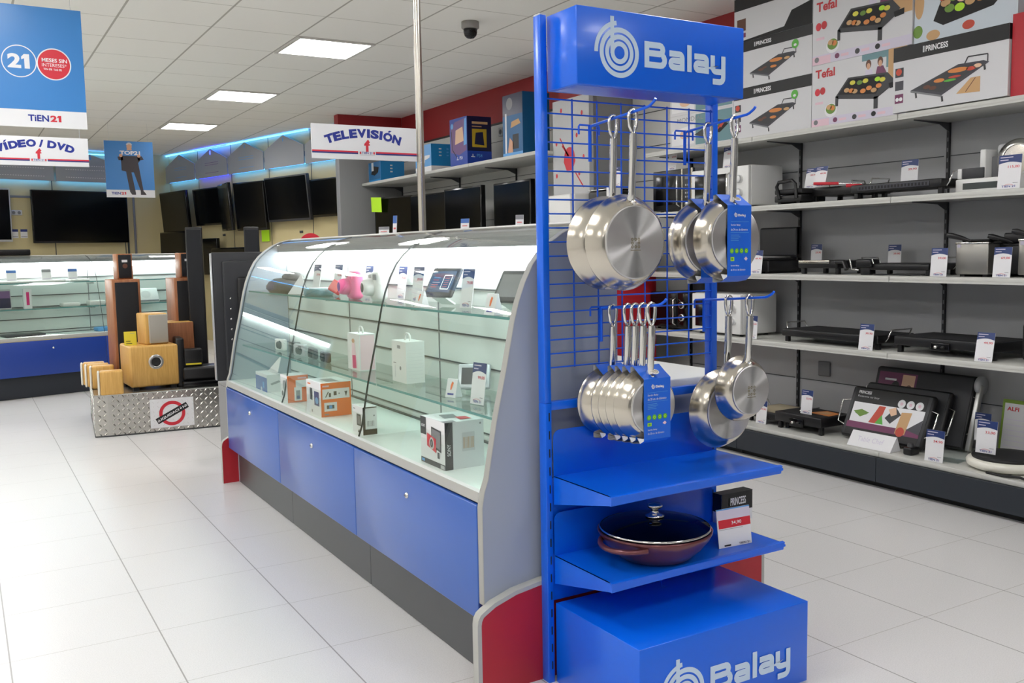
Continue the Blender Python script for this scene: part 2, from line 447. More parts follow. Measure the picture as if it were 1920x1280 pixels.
# ceiling lights
def ceiling_light(x, y, label):
    t = thing('ceiling_light', label, 'ceiling light', (x, y, 2.8), group=None)
    b = B(); b.box(-.295, .295, -.295, -.27, -.012, -0.0005, 'ceiling_frame'); b.box(-.295, .295, .27, .295, -.012, -0.0005, 'ceiling_frame')
    b.box(-.295, -.27, -.27, .27, -.012, -0.0005, 'ceiling_frame'); b.box(.27, .295, -.27, .27, -.012, -0.0005, 'ceiling_frame'); b.build('frame', t)
    b = B(); b.box(-.27, .27, -.27, .27, -.008, -0.001, 'panel_light'); b.build('diffuser', t); return t
LX = 2.49
proto = ceiling_light(LX, 6.92, 'square lit ceiling panel, nearest of the row of three')
dup(proto, (LX, 9.32, 2.8), label='square lit ceiling panel, middle of the row of three')
dup(proto, (LX, 11.72, 2.8), label='square lit ceiling panel, farthest of the row of three')
rest = [(x, y) for x in (-2.31, 0.09, LX) for y in (-2.68, -0.28, 2.12, 4.52, 6.92, 9.32, 11.72) if not (x == LX and y > 6)] 
for x, y in rest:
    dup(proto, (x, y, 2.8), label='square lit ceiling panel of the other rows towards the shop entrance', group='ceiling lights of the other rows')
# dome camera
t = thing('dome_camera', 'small grey dome security camera under the ceiling tiles', 'security camera', (3.10, 5.72, 2.8))
b = B(); b.lathe([(0, -.0005), (.06, -.0005), (.06, -.04), (.052, -.048), (0, -.048)], 'cam_grey', 28); b.build('base', t)
b = B(); b.lathe([(.047, -.048), (.047, -.07), (.04, -.092), (.024, -.107), (0, -.112)], 'dome_glass', 28); b.build('dome', t)
b = B(); b.lathe([(0, -.05), (.022, -.05), (.022, -.08), (.012, -.092), (0, -.092)], 'black_gloss', 16, c=(.012, -.008, 0)); b.build('lens', t)

# ================================================================ wall shelving with kitchen appliances
Z1, Z2, Z3, Z4, Z0 = 1.895, 1.485, 1.087, 0.695, 0.185
def shelving_bay(y0, y1, label, lit=False):
    t = thing('shelving_bay', label, 'shelving', (4.5, (y0 + y1) / 2, 0), group=None); h = (y1 - y0) / 2; g = 0.002
    b = B(); b.box(0.0, .028, -h + g, h - g, 0.03, 2.44, 'shelf_panel')
    for z in (2.2, 1.7, .60, .42): b.box(-.002, 0, -h + .02, h - .02, z, z + .005, 'slot_dark')
    b.build('back_panel', t)
    b = B(); b.box(-.014, 0, h - .018, h - g, .03, 2.44, 'upright_dark')
    for k in range(44): b.box(-.0155, -.014, h - .013, h - .007, .08 + k * .053, .10 + k * .053, 'mid_grey')
    b.build('upright', t)
    for z, xf in ((Z1, -.41), (Z2, -.45), (Z3, -.45), (Z4, -.45)):
        b = B(); b.box(xf, -.002, -h + g, h - g, z - .022, z, 'shelf_board', .004); b.box(xf, xf + .012, -h + g, h - g, z - .03, z - .02, 'shelf_board')
        s_ = b.build('shelf', t)
        k = B(); k.prism([(-.015, z - .023), (-.30, z - .023), (-.30, z - .027), (-.09, z - .035), (-.03, z - .062), (-.015, z - .066)], h - .016, h - .012, 'bracket_dark', 'y'); k.build('bracket', s_)
    b = B(); b.box(-.5, -.002, -h + g, h - g, Z0 - .025, Z0, 'shelf_board', .004); b.build('base_shelf', t)
    b = B(); b.box(-.52, -.5, -h + g, h - g, .035, .16, 'dark_kick'); b.box(-.47, -.46, -h + g, h - g, 0.0, .035, 'black_matte'); b.build('kick_board', t)
    return t
shelving_bay(4.08, 5.075, 'grey wall shelving bay behind the hanging pans, with microwaves on it')
shelving_bay(3.085, 4.08, 'middle grey wall shelving bay, holding long grills and hotplates')
shelving_bay(2.09, 3.085, 'grey wall shelving bay at the right edge, holding slicer and fryers')
shelving_bay(1.095, 2.09, 'grey wall shelving bay at the right, beyond the frame')
# wall sockets of the shelving
def socket(x, y, z, label, rot=-90):
    b = B(); b.box(-.04, .04, -.012, 0, -.04, .04, 'light_grey', .006); b.side('front', 0, .024, 0).dot(0, 0, .026, 'mid_grey').dot(0, 0, .02, 'slot_dark', .0012)
    return tag(b.home().build('wall_socket', loc=(x, y, z), rz=rot), label, 'wall socket')
b = B(); b.box(-.045, .045, -.012, 0, -.045, .045, 'mid_grey', .006)
tag(b.build('blank_cover_plate', loc=(4.4985, 3.865, .5), rz=-90), 'grey blank cover plate on the shelving panel above the tan grill', 'cover plate')
b = B(); b.box(-.045, .045, -.012, 0, -.045, .045, 'mid_grey', .006)
tag(b.build('blank_cover_plate', loc=(4.4985, 3.22, .5), rz=-90), 'grey blank cover plate half hidden behind the large upright grill', 'cover plate')
socket(4.4985, 8.70, 2.366, 'white wall socket beside the sky blue carton on the long shelf')
socket(4.4985, 7.727, 2.366, 'white wall socket right of the dark blue game carton')

# red end panel of the shelving, seen through the grid
b = B(); b.box(3.82, 4.19, 5.085, 5.115, 0, 1.22, 'skirt_red', .004)
tag(b.build('end_panel', loc=(0, 0, 0)), 'red upright end panel of the shelving seen through the wire grid', 'end panel')
# white tall appliance in front of the column
t = thing('white_cabinet', 'white tall cabinet seen through the grid left of the largest pans', 'cabinet', (4.0, 5.9, 0))
b = B(); b.box(-.04, .12, -.15, .15, .03, 1.665, 'white_plastic', .012); b.build('body', t)
b = B(); b.box(-.075, -.042, -.147, .147, .06, 1.03, 'white_plastic', .01); b.build('door', t)
b = B(); b.box(-.075, -.042, -.147, .147, 1.04, 1.66, 'white_plastic', .01); b.build('door', t)

# ================================================================ alcove with televisions
b = B(); b.box(3.74, 4.498, 10.045, 10.075, 0, 2.46, 'side_panel', .002)
tag(b.build('side_panel'), 'tall grey side panel closing the television alcove under the red wall', 'side panel')
def alcove_bay(y0, y1, label):
    t = thing('alcove_bay', label, 'shelving', (4.5, (y0 + y1) / 2, 0)); h = (y1 - y0) / 2; g = .002
    b = B(); b.box(0, .028, -h + g, h - g, .03, 2.44, 'shelf_panel_light'); b.box(.005, .028, -h + g, h - g, 2.44, 2.462, 'upright_dark')
    for z in (2.28, 1.93, 1.55): b.box(-.002, 0, -h + g, h - g, z, z + .005, 'slot_dark')
    b.build('back_panel', t)
    b = B(); b.box(-.012, 0, h - .016, h - g, .03, 2.44, 'upright_dark'); b.build('upright', t)
    b = B(); b.box(-.5, -.002, -h + g, h - g, 2.005, 2.035, 'shelf_board', .004); s_ = b.build('shelf', t)
    k = B(); k.prism([(-.015, 2.004), (-.34, 2.004), (-.34, 1.998), (-.10, 1.985), (-.03, 1.955), (-.015, 1.95)], h - .016, h - .012, 'bracket_dark', 'y'); k.build('bracket', s_)
    b = B(); b.box(-.5, -.002, -h + g, h - g, 1.225, 1.25, 'shelf_board', .004); b.build('television_shelf', t)
    b = B(); b.box(-.5, -.48, -h + g, h - g, .0, 1.22, 'dark_kick'); b.build('front_board', t)
alcove_bay(8.60, 10.04, 'light grey alcove bay with a shelf, next to the grey side panel')
alcove_bay(7.47, 8.60, 'light grey alcove bay holding the dark blue game carton')
alcove_bay(6.295, 7.47, 'light grey alcove bay with a shelf, half hidden by the blue stand')
def flat_tv(w, h, label, loc, rz, stand=.05, frame='black_gloss', tilt=0.0, rnd=.006, screen='tv_screen', wall=False, grp=None, group=None, rear=False):
    """television facing local -Y, standing with its foot on z=0 (or hung)"""
    t = thing('television', label, 'television', loc, rz, group=grp, rot=(R(tilt), 0, R(rz)))
    b = B(); b.box(-w/2, w/2, -.02, .03, stand, stand + h, frame, rnd); b.box(-w*.32, w*.32, .03, .055, stand + h*.12, stand + h*.75, 'tv_back', .01); b.build('housing', t)
    b = B(); b.side('front', 0, .0408, 0); f = .018 if h > .4 else .012
    b.rect(-w/2 + f, stand + f * 1.6, w/2 - f, stand + h - f, screen); b.home().build('screen', t)
    if stand > 0:
        b = B(); b.box(-w*.22, w*.22, -.1, .1, 0, .012, frame, .004); b.box(-.03, .03, -.008, .025, .01, stand + .02, frame); b.build('foot', t)
    if wall:
        b = B(); b.box(-.08, .08, .055, .055 + wall, stand + h*.4, stand + h*.6, 'black_matte'); b.build('wall_bracket', t)
    return t
flat_tv(.80, .58, 'black television nearest the grey side panel, with a green note on it', (4.17, 9.42, 1.25), -75, .03)
flat_tv(.72, .56, 'black television with rounded corners right behind the steel pole', (4.16, 8.62, 1.25), -84, .03, rnd=.03)
flat_tv(.70, .57, 'black television below the dark blue game carton', (4.14, 7.84, 1.25), -88, .03)
flat_tv(.66, .56, 'black television half hidden by the left post of the blue stand', (4.14, 6.93, 1.25), -92, .03)
b = B(); b.box(-.09, .09, -.001, .001, 0, .16, 'sticky_green')
tag(b.build('sticky_note', loc=(4.03, 9.70, 1.70), rot=(R(4), R(3), R(-75))), 'bright green note stuck on the corner of the alcove television', 'note')
# small price cards on the case ridge are added with the case
# cartons on the alcove shelf
ZA = 2.035
def carton(name, label, cat, w, d, h, m, loc, rz, art=None, group=None):
    b = B(); b.box(-w/2, w/2, -d/2, d/2, 0, h, m)
    if art: art(b, w, d, h)
    return tag(b.home().build(name, loc=loc, rz=rz), label, cat, group)
def art_blue(b, w, d, h):
    b.side('front', w, d, h).rect(0, 0, w, h*.2, 'card_white'); b.rect(0, h*.2, w, h, 'sky_blue')
    b.poly([(w*.12, h*.32), (w*.55, h*.24), (w*.62, h*.4), (w*.5, h*.5), (w*.55, h*.72), (w*.2, h*.78), (w*.1, h*.6)], 'card_white', .001); b.poly([(w*.55, h*.42), (w*.9, h*.5), (w*.92, h*.6), (w*.6, h*.6)], 'card_white', .001); b.dot(w*.32, h*.58, .012, 'ink_grey', .0014)
    b.side('right', w, d, h).rect(0, 0, d, h*.2, 'card_white'); b.rect(0, h*.2, d, h, 'box_blue')
    for q in range(3): b.rect(d*.3, h*(.8 - q*.12), d*.4, h*(.84 - q*.12), 'card_white', .001); b.rect(d*.6, h*(.8 - q*.12), d*.68, h*(.84 - q*.12), 'sky_blue', .001)
carton('product_carton', 'sky blue and white carton on the alcove shelf right of the pole', 'carton', .36, .28, .265, 'box_blue', (4.17, 8.47, ZA), -90, art_blue)
def art_blue2(b, w, d, h):
    b.side('front', w, d, h).rect(.01, h*.1, w - .01, h, 'box_blue_dark'); b.poly([(w*.2, h*.4), (w*.5, h*.3), (w*.8, h*.45), (w*.85, h*.7), (w*.4, h*.8)], 'black_gloss', .001); b.rect(w*.25, h*.55, w*.42, h*.98, 'light_grey', .0014)
    b.side('right', w, d, h)
    for q in range(3): b.rect(d*.4, h*(.75 - q*.16), d*.5, h*(.82 - q*.16), 'card_white')
carton('product_carton', 'bright blue carton at the far end of the alcove shelf under the television sign', 'carton', .34, .28, .21, 'box_blue', (4.16, 9.70, ZA), -90, art_blue2)
def art_ps(b, w, d, h):
    b.side('front', w, d, h).rect(0, 0, w, h, 'game_blue'); b.poly([(.02, h*.3), (w*.55, h*.22), (w*.95, h*.3), (w*.95, h*.97), (w*.3, h*.93), (.02, h*.8)], 'purple', .001)
    b.poly([(w*.3, h*.45), (w*.8, h*.5), (w*.75, h*.8), (w*.35, h*.75)], 'peach', .0014); b.poly([(w*.8, h*.4), (w*.97, h*.42), (w*.97, h*.97), (w*.85, h*.95)], 'sky_blue', .0014)
    b.line([(.03, h*.75), (.05, h*.35), (w*.4, h*.18)], .01, 'ink_black', .0014); b.dot(w*.14, h*.85, .025, 'sky_blue', .0014)
    ps_mark(b, w*.42, h*.12, .03); b.txt('PS4', w*.55, h*.12, .03, 'card_white', bold=.01)
    b.side('right', w, d, h).rect(0, 0, d, h, 'game_dark'); b.rect(0, 0, d, h*.28, 'game_blue', .0008); b.rect(d*.2, h*.36, d*.8, h*.74, 'box_yellow', .001)
    b.poly([(d*.3, h*.42), (d*.7, h*.4), (d*.65, h*.68), (d*.35, h*.66)], 'game_dark', .0014); b.rect(d*.2, h*.84, d*.85, h*.89, 'food_tan', .001); b.rect(d*.2, h*.78, d*.6, h*.8, 'food_tan', .001)
    ps_mark(b, d*.2, h*.15, .03); b.txt('PS4', d*.38, h*.15, .03, 'sky_blue', bold=.01)
def ps_mark(b, u, v, s_): b.poly([(u, v), (u + s_*.3, v - s_*.05), (u + s_*.3, v + s_*.9), (u, v + s_)], 'card_white', .0014); b.poly([(u - s_*.5, v + s_*.05), (u + s_*.9, v - s_*.02), (u + s_*.9, v + s_*.2), (u - s_*.4, v + s_*.25)], 'card_white', .0014)
carton('game_console_carton', 'dark blue game console carton with yellow and purple prints on the alcove shelf', 'carton', .34, .25, .43, 'game_dark', (4.15, 7.70, ZA), -90, art_ps)
def art_tall(b, w, d, h):
    b.side('front', w, d, h).rect(0, 0, w, h, 'box_blue_dark'); b.rect(0, h*.66, w, h, 'game_dark', .0008); b.dot(w*.35, h*.85, .05, 'ink_grey', .001); b.rect(w*.12, 0, w*.2, h*.7, 'card_white', .001)
    b.poly([(w*.25, h*.06), (w*.5, h*.02), (w*.55, h*.2), (w*.35, h*.3)], 'skin', .0012); b.rect(w*.5, h*.1, w*.8, h*.34, 'dark_grey', .0012); b.rect(0, 0, w, h*.05, 'sky_blue', .0014); b.poly([(w*.4, h*.45), (w*.9, h*.5), (w*.8, h*.58), (w*.45, h*.55)], 'food_tan', .0012)
    b.side('left', w, d, h).rect(0, 0, d, h, 'box_blue')
carton('game_console_carton', 'tall blue console carton beside the left post of the blue stand', 'carton', .32, .26, .50, 'box_blue_dark', (4.15, 6.72, ZA), -90, art_tall)
# ================================================================ cookware stand
def arcpts(cx, cy, r, a0, a1, n=8): return [(cx + r * math.cos(R(a0 + (a1 - a0) * k / n)), cy + r * math.sin(R(a0 + (a1 - a0) * k / n))) for k in range(n + 1)]
def ribbon(b, pts, w, m, e):
    """flat stroke with mitred joints"""
    P_ = [Vector(p) for p in pts]; n = len(P_); L = []; Rr = []
    for i in range(n):
        d0 = (P_[i] - P_[i - 1]).normalized() if i else None; d1 = (P_[i + 1] - P_[i]).normalized() if i < n - 1 else None
        d0 = d0 or d1; d1 = d1 or d0
        n0 = Vector((-d0.y, d0.x)); n1 = Vector((-d1.y, d1.x)); mm = (n0 + n1); mm.normalize(); k = w / 2 / max(.35, mm.dot(n0))
        L.append(P_[i] + mm * k); Rr.append(P_[i] - mm * k)
    vs = [(p.x, p.y, e) for p in L] + [(p.x, p.y, e) for p in Rr]
    b.add(vs, [(i, n + i, n + i + 1, i + 1) for i in range(n - 1)], m)
def brand_word(b, u, v, S, m, e=.0012):
    """the five letters of the stand's wordmark; S = cap height"""
    t = .235 * S; k_ = [0]
    def rb(x, p):
        k_[0] += 1; ribbon(b, [(x + q[0] * S, v + q[1] * S) for q in p], t, m, e + k_[0] * .00012)
    rb(u, [(.12, 0), (.12, 1.0)])
    rb(u, [(.2, .88), (.74, .88)] + arcpts(.76, .72, .16, 90, -90, 6) + [(.2, .56)])
    rb(u, [(.2, .12), (.78, .12)] + arcpts(.80, .33, .21, -90, 60, 6))
    for x in (u + 1.19 * S, u + 2.48 * S):
        rb(x, [(.06, .64), (.56, .64)] + arcpts(.58, .50, .14, 90, 0, 4) + [(.72, .0)])
        rb(x, [(.68, .38), (.28, .38)] + arcpts(.26, .25, .13, 90, 270, 6) + [(.68, .12)])
    rb(u + 2.16 * S, [(.12, 0), (.12, 1.04)])
    x = u + 3.40 * S
    rb(x, [(.12, .76), (.12, .30)] + arcpts(.30, .30, .18, 180, 270, 4) + [(.68, .12)])
    rb(x, [(.70, .76), (.70, -.06)] + arcpts(.50, -.08, .2, 0, -90, 4) + [(.12, -.28)])
def spiral_mark(b, u, v, r, m, e=.0012):
    """concentric ring mark with a stem, centred at u,v, outer ring radius r"""
    for r0, r1 in ((.80, 1.0), (.53, .72), (.26, .45)): b.arc(u, v, r * r0, r * r1, 0, 360, m, e, 48)
    b.arc(u, v, r * 1.08, r * 1.26, 97, 182, m, e, 24)
    b.rect(u - r * .46, v - r * .05, u - r * .27, v + r * 1.42, m, e + .0002)
SB = (1.72, 2.0, 0)
st = thing('display_stand', 'blue metal cookware stand with header sign, wire grid, two shelves and base box', 'display stand', SB)
def spart(b, name, parent=st, lab=None):
    o = b.build(name, parent, loc=(-SB[0], -SB[1], -SB[2]) if parent == st else (0, 0, 0))
    if lab: o['label'] = lab
    return o
for x0 in (1.395, 2.02):
    b = B(); b.box(x0, x0 + .021, 2.18, 2.214, 0, .819, 'stand_blue', .0015); b.box(x0, x0 + .021, 2.18, 2.214, .8195, 1.884, 'stand_blue', .0015)
    xs = x0 + (.011 if x0 < 1.5 else .004)
    for k in range(15): b.box(xs, xs + .004, 2.1797, 2.1802, .04 + k * .052, .064 + k * .052, 'black_matte')
    if x0 < 1.5: b.box(x0 + .001, x0 + .02, 2.181, 2.213, 1.884, 1.888, 'light_grey')
    spart(b, 'post')
b = B(); b.box(1.417, 2.019, 2.182, 2.205, .798, .822, 'stand_blue', .001); spart(b, 'crossbar')
b = B(); b.box(1.428, 2.024, 2.054, 2.198, 1.683, 1.885, 'stand_blue', .003); b.box(1.44, 2.01, 2.07, 2.18, 1.6825, 1.6832, 'stand_blue')
hd = spart(b, 'header_sign')
b = B(); b.frame((1.428, 2.054, 1.683), (1, 0, 0), (0, 0, 1)); spiral_mark(b, .139, .091, .066, 'logo_white'); brand_word(b, .224, .060, .0705, 'logo_white'); spart(b, 'header_lettering', hd)
b = B()
for k in range(20): z = .919 + k * .03916; b.tube([(1.412, 2.186, z), (2.028, 2.186, z)], .0023, 'hook_blue', 6)
for k in range(7): x = 1.505 + (k - 0) * .0857; b.tube([(x, 2.191, .915), (x, 2.191, 1.668)], .0026, 'hook_blue', 6)
spart(b, 'wire_grid')
def stand_shelf(z, x1, back, lab):
    b = B(); x0 = 1.419
    b.box(x0, x1, 1.915, 2.178, z - .002, z, 'stand_blue')
    b.prism([(1.915, z), (1.906, z - .002), (1.912, z - .026), (1.914, z - .026)], x0 + .002, x1 + .012, 'stand_blue', 'x')
    for xa in (x0, x1 - .002): b.prism([(2.178, z), (1.912, z), (1.914, z - .026), (2.178, z - .083)], xa, xa + .002, 'stand_blue', 'x')
    b.prism([(x0, z - .002), (x1, z - .002), (x1 + .015, z - .010), (x1 + .015, z - .016), (x0, z - .026)], 1.9065, 1.9135, 'stand_blue', 'y')
    s_ = spart(b, 'shelf', lab=lab)
    b = B(); xa, xb = 1.419, 2.018; q = back; r_ = .022
    b.prism([(xa, z)] + [(xb, z)] + arcpts(xb - r_, q - r_, r_, 0, 90, 5) + arcpts(xa + r_, q - r_, r_, 90, 180, 5), 2.1762, 2.1785, 'stand_blue', 'y')
    spart(b, 'shelf_back', s_)
stand_shelf(.609, 2.032, .742, None); stand_shelf(.377, 2.045, .502, None)
b = B(); b.box(1.42, 2.031, 1.793, 2.178, .0, .237, 'stand_blue', .002); bs = spart(b, 'base_box')
b = B(); b.frame((1.42, 1.793, 0), (1, 0, 0), (0, 0, 1)); spiral_mark(b, .150, .088, .067, 'logo_white'); brand_word(b, .238, .063, .0714, 'logo_white'); spart(b, 'base_lettering', bs)
b = B(); b.box(1.417, 2.019, 2.190, 2.2, .24, .60, 'stand_blue'); spart(b, 'back_panel')

# hooks on the grid
def hook(x, z, label):
    t = B(); t.tube([(0, -.007, -.095), (0, -.008, -.01), (0, -.010, 0), (0, -.02, .002), (0, -.262, .019), (0, -.272, .0215), (0, -.289, .030), (0, -.295, .036)], .0037, 'hook_blue', 10)
    t.tube([(-.035, -.002, -.022), (-.035, -.002, .0), (-.033, -.003, .004), (.033, -.003, .004), (.035, -.002, .0), (.035, -.002, -.022)], .0028, 'hook_blue', 8)
    t.box(-.005, .005, -.0075, -.0045, -.097, .004, 'hook_blue')
    return tag(t.build('grid_hook', loc=(x, 2.184, z)), label, 'hook', 'hooks on the wire grid')
hook(1.556, 1.593, 'blue grid hook at upper left holding the two largest steel pans')
hook(1.906, 1.594, 'blue grid hook at upper right holding two pans in blue sleeves')
hook(1.590, 1.080, 'blue grid hook at lower left holding five pans in blue sleeves')
hook(1.984, 1.085, 'blue grid hook at lower right holding two bare pans')
b = B(); b.tube([(1.43, 2.166, .302), (1.745, 2.10, .262)], .0022, 'hook_blue', 6); b.tube([(1.735, 2.10, .292), (1.742, 2.10, .262), (1.76, 2.105, .262), (1.765, 2.105, .292), (1.735, 2.10, .292)], .0018, 'hook_blue', 6); b.tube([(1.745, 2.10, .262), (1.75, 2.10, .241), (1.77, 2.10, .241)], .0018, 'hook_blue', 6)
tag(b.build('wire_holder'), 'thin blue wire holder lying between base box and lower shelf', 'wire holder')

# frying pans, hole of the handle at the origin, body hanging below, base towards -Y
def frying_pan(rim, base, drop, label, loc, sleeve=None, group=None, depth=.046, etch=True):
    t = thing('frying_pan', label, 'frying pan', loc, group=group); c = -drop
    b = B(); y0, y1 = .001, depth
    pr = [(base - .004, y0), (base + .002, y0 + .003), (base + .006, y0 + .008), (base + (rim - base) * .45, y0 + depth * .30), (base + (rim - base) * .8, y0 + depth * .72), (rim - .0015, y1 - .002), (rim, y1), (rim - .001, y1 + .0015), (rim - .003, y1), (base + (rim - base) * .76, y0 + depth * .72), (base + (rim - base) * .4, y0 + depth * .33), (base + .003, y0 + .010), (base - .006, y0 + .005), (0, y0 + .005)]
    b.lathe(pr, 'pan_steel', 56, 'y', (0, 0, c)); b.build('body', t)
    b = B(); b.lathe([(0, -.0035), (base - .006, -.0035), (base - .0035, -.002), (base - .003, .002)], 'pan_base', 56, 'y', (0, 0, 0), smooth=False); bp = b.build('base_plate', t, loc=(0, 0, c))
    if etch:
        e = B(); e.frame((0, -.0037, 0), (1, 0, 0), (0, 0, 1))
        for i in range(3):
            for j in range(3):
                if (i, j) != (1, 1): e.arc(-.011 + i * .011, -.012 + j * .010, .002, .0042, 0, 360, 'etch', .0002, 14)
        e.rect(-.017, -.022, .017, -.020, 'etch', .0002); e.build('etched_mark', bp)
    # handle
    b = B(); zb = c + rim - (rim - base) * .45; yb = y0 + depth * .32; yh = .006
    L = -zb
    b.tube([(0, yb + .002, zb - .004), (0, yb - .004, zb + .010), (0, yh + .004, zb + L * .25), (0, yh, zb + L * .55), (0, yh - .001, -.052)], .007, 'chrome', 12, rr=[.0115, .0100, .0098, .0108, .0098])
    loop = [(0, -.056), (-.0105, -.034), (-.0128, -.014)] + [(-.0128 * math.cos(R(a)), -.004 + .0128 * math.sin(R(a))) for a in (0, 30, 60, 90, 120, 150, 180)] + [(.0128, -.014), (.0105, -.034)]
    b.tube([(x, yh, z) for x, z in loop], .0048, 'chrome', 8, closed=True)
    b.build('handle', t)
    b = B(); b.lathe([(0, -.0125), (.005, -.012), (.0075, -.008), (.0075, 0)], 'chrome', 14, 'y', (0, yb - .006, zb - .012)); b.build('rivet', t)
    if sleeve:
        hw = .046; zt, zb2 = c + rim + .002, c - rim - .002; bt, bb = c + base - .002, c - base - .010; yf = -.0075
        prof = [(depth + .004, zt - .018), (depth + .0035, zt + .004), (depth - .006, zt + .007), (.019, (zt + bt) / 2 + .0045), (yf, bt + .001), (yf, bb), (.012, zb2 + .001), (depth - .004, zb2 - .004), (depth + .006, zb2 - .003), (depth + .006, zb2 + .02)]
        ck = B(); n = len(prof); ck.T = Matrix.Translation((.008, 0, 0))
        ck.add([q for y, z in prof for q in ((-hw, y, z), (hw, y, z))], [(2 * i, 2 * i + 1, 2 * i + 3, 2 * i + 2) for i in range(n - 1)], 'sleeve_card')
        # folded white flap at the lower corner
        ck.add([(-hw, yf + .0003, bb + .004), (-hw - .013, .004, bb + .006), (-hw - .006, .002, bb - .010), (-hw, yf + .0003, bb - .002)], [(0, 1, 2, 3)], 'card_white')
        ck.frame((.008, yf, c), (1, 0, 0), (0, 0, 1))
        spiral_mark(ck, -.014, base * .70, .0055, 'card_white', .0008); brand_word(ck, -.006, base * .665, .0065, 'card_white', .0008)
        ck.rect(-.034, base * .50, .036, base * .51, 'sky_blue')
        ck.txt('Sartén Balay', -.033, base * .37, .0065, 'card_white', .036); ck.txt('de %d cm. de diámetro' % sleeve, -.033, base * .24, .0065, 'card_white', .064)
        ck.rect(-.034, base * .18, .036, base * .19, 'sky_blue')
        for q in range(4): ck.rect(-.033, base * (.10 - q * .055), -.033 + (.032, .036, .029, .030)[q], base * (.115 - q * .055), 'sky_blue')
        for q in range(4):
            u = -.029 + q * .0185; ck.dot(u, -base * .36, .0075, 'green'); ck.arc(u, -base * .36, .0022, .0042, 0, 360, 'lime', .001, 14)
        ck.rect(-.034, -base * .66, -.020, -base * .54, 'lime'); ck.rect(-.031, -base * .63, -.024, -base * .57, 'green', .001); ck.poly([(.018, -base * .6), (.026, -base * .53), (.032, -base * .6), (.026, -base * .66)], 'card_pink')
        ck.txt('Sartén Balay', -.033, -base * .83, .0055, 'card_white', .032); ck.txt('de %d cm. de diámetro' % sleeve, -.033, -base * .95, .0055, 'card_white', .056)
        # hole for the handle with its white cut edge
        ck.frame((0, .001, (zt * .5 + bt * .5) + .0065), (1, 0, 0), (0, .026, .02))
        ck.dot(.004, -.002, .0145, 'card_grey', .0011, ry=.010); ck.dot(.004, -.0015, .0115, 'steel', .0014, ry=.0075)
        o = ck.home().build('cardboard_sleeve', t); o['label'] = 'blue printed cardboard sleeve'
    return t
g1 = 'largest bare pans at upper left'
frying_pan(.130, .101, .338, 'large bare steel frying pan at upper left, its base facing the aisle', (1.556, 1.977, 1.604), group=g1)
frying_pan(.130, .101, .334, 'large bare steel frying pan at upper left, behind the other one nearer the grid', (1.556, 2.063, 1.600), group=g1)
frying_pan(.118, .095, .334, 'steel frying pan in blue sleeve at upper right, in front on its hook', (1.906, 1.963, 1.606), 24)
frying_pan(.118, .095, .334, 'steel frying pan in blue sleeve at upper right, the one nearer the grid', (1.906, 2.071, 1.600), 24)
g3 = 'small sleeved pans at lower left'
for y, l in ((1.944, 'small sleeved frying pan at lower left, frontmost of five, sleeve in full view'), (1.98, 'small sleeved frying pan at lower left, second from the front of five'), (2.014, 'small sleeved frying pan at lower left, middle one of the five'), (2.047, 'small sleeved frying pan at lower left, fourth from the front of five'), (2.116, 'small sleeved frying pan at lower left, rearmost of the five by the grid')):
    frying_pan(.099, .078, .270, l, (1.590, y, 1.0945 - (y - 1.944) * .07), 20, group=g3)
frying_pan(.099, .076, .270, 'small bare steel frying pan at lower right, in front of a larger one', (1.984, 1.977, 1.099))
frying_pan(.122, .092, .338, 'large bare steel frying pan at lower right whose rim nears the upper shelf', (1.984, 2.064, 1.094), etch=True)

# low casserole with glass lid on the lower stand shelf
t = thing('casserole', 'copper red low casserole with dark glass lid on the lower stand shelf', 'casserole', (1.655, 2.018, .377), 12)
b = B(); b.lathe([(0, .002), (.085, .002), (.098, .006), (.125, .030), (.146, .056), (.153, .070), (.154, .076), (.150, .077), (.143, .062), (.118, .030), (.09, .010), (0, .008)], 'copper_pot', 64)
b.build('body', t)
b = B(); b.lathe([(0, .012), (.09, .013), (.118, .033), (.142, .064)], 'pot_inside', 48); b.build('coating', t)
for s_ in (-1, 1):
    b = B(); pts = []
    for k in range(13):
        a = R(-58 + 116 * k / 12); r_ = .148 + .030 * math.cos(a * 1.5); pts.append((s_ * r_ * math.cos(a * .55), r_ * math.sin(a * .55) * 1.0, .060 - .004 * math.cos(a * 1.5)))
    b.tube(pts, .0075, 'copper_pot', 10); b.build('handle', t)
b = B(); b.lathe([(.147, .078), (.15, .081), (.147, .084)], 'chrome', 64); b.lathe([(.147, .083), (.12, .093), (.08, .102), (.03, .107), (.0, .108)], 'lid_glass', 64); ld = b.build('lid', t); ld['label'] = 'dark glass lid with steel rim'
b = B(); b.lathe([(0, .108), (.024, .108), (.026, .111), (.014, .115), (.010, .121), (.010, .128), (.016, .131), (.021, .135), (.021, .140), (.017, .143), (0, .144)], 'chrome', 32); b.build('lid_knob', ld)
b = B(); b.dot(-.055, -.03, .0035, 'chrome', .1065); b.home().build('steam_vent', ld)

for o_ in kids(t): pass
t.scale = (1.055, 1.055, 1.07)
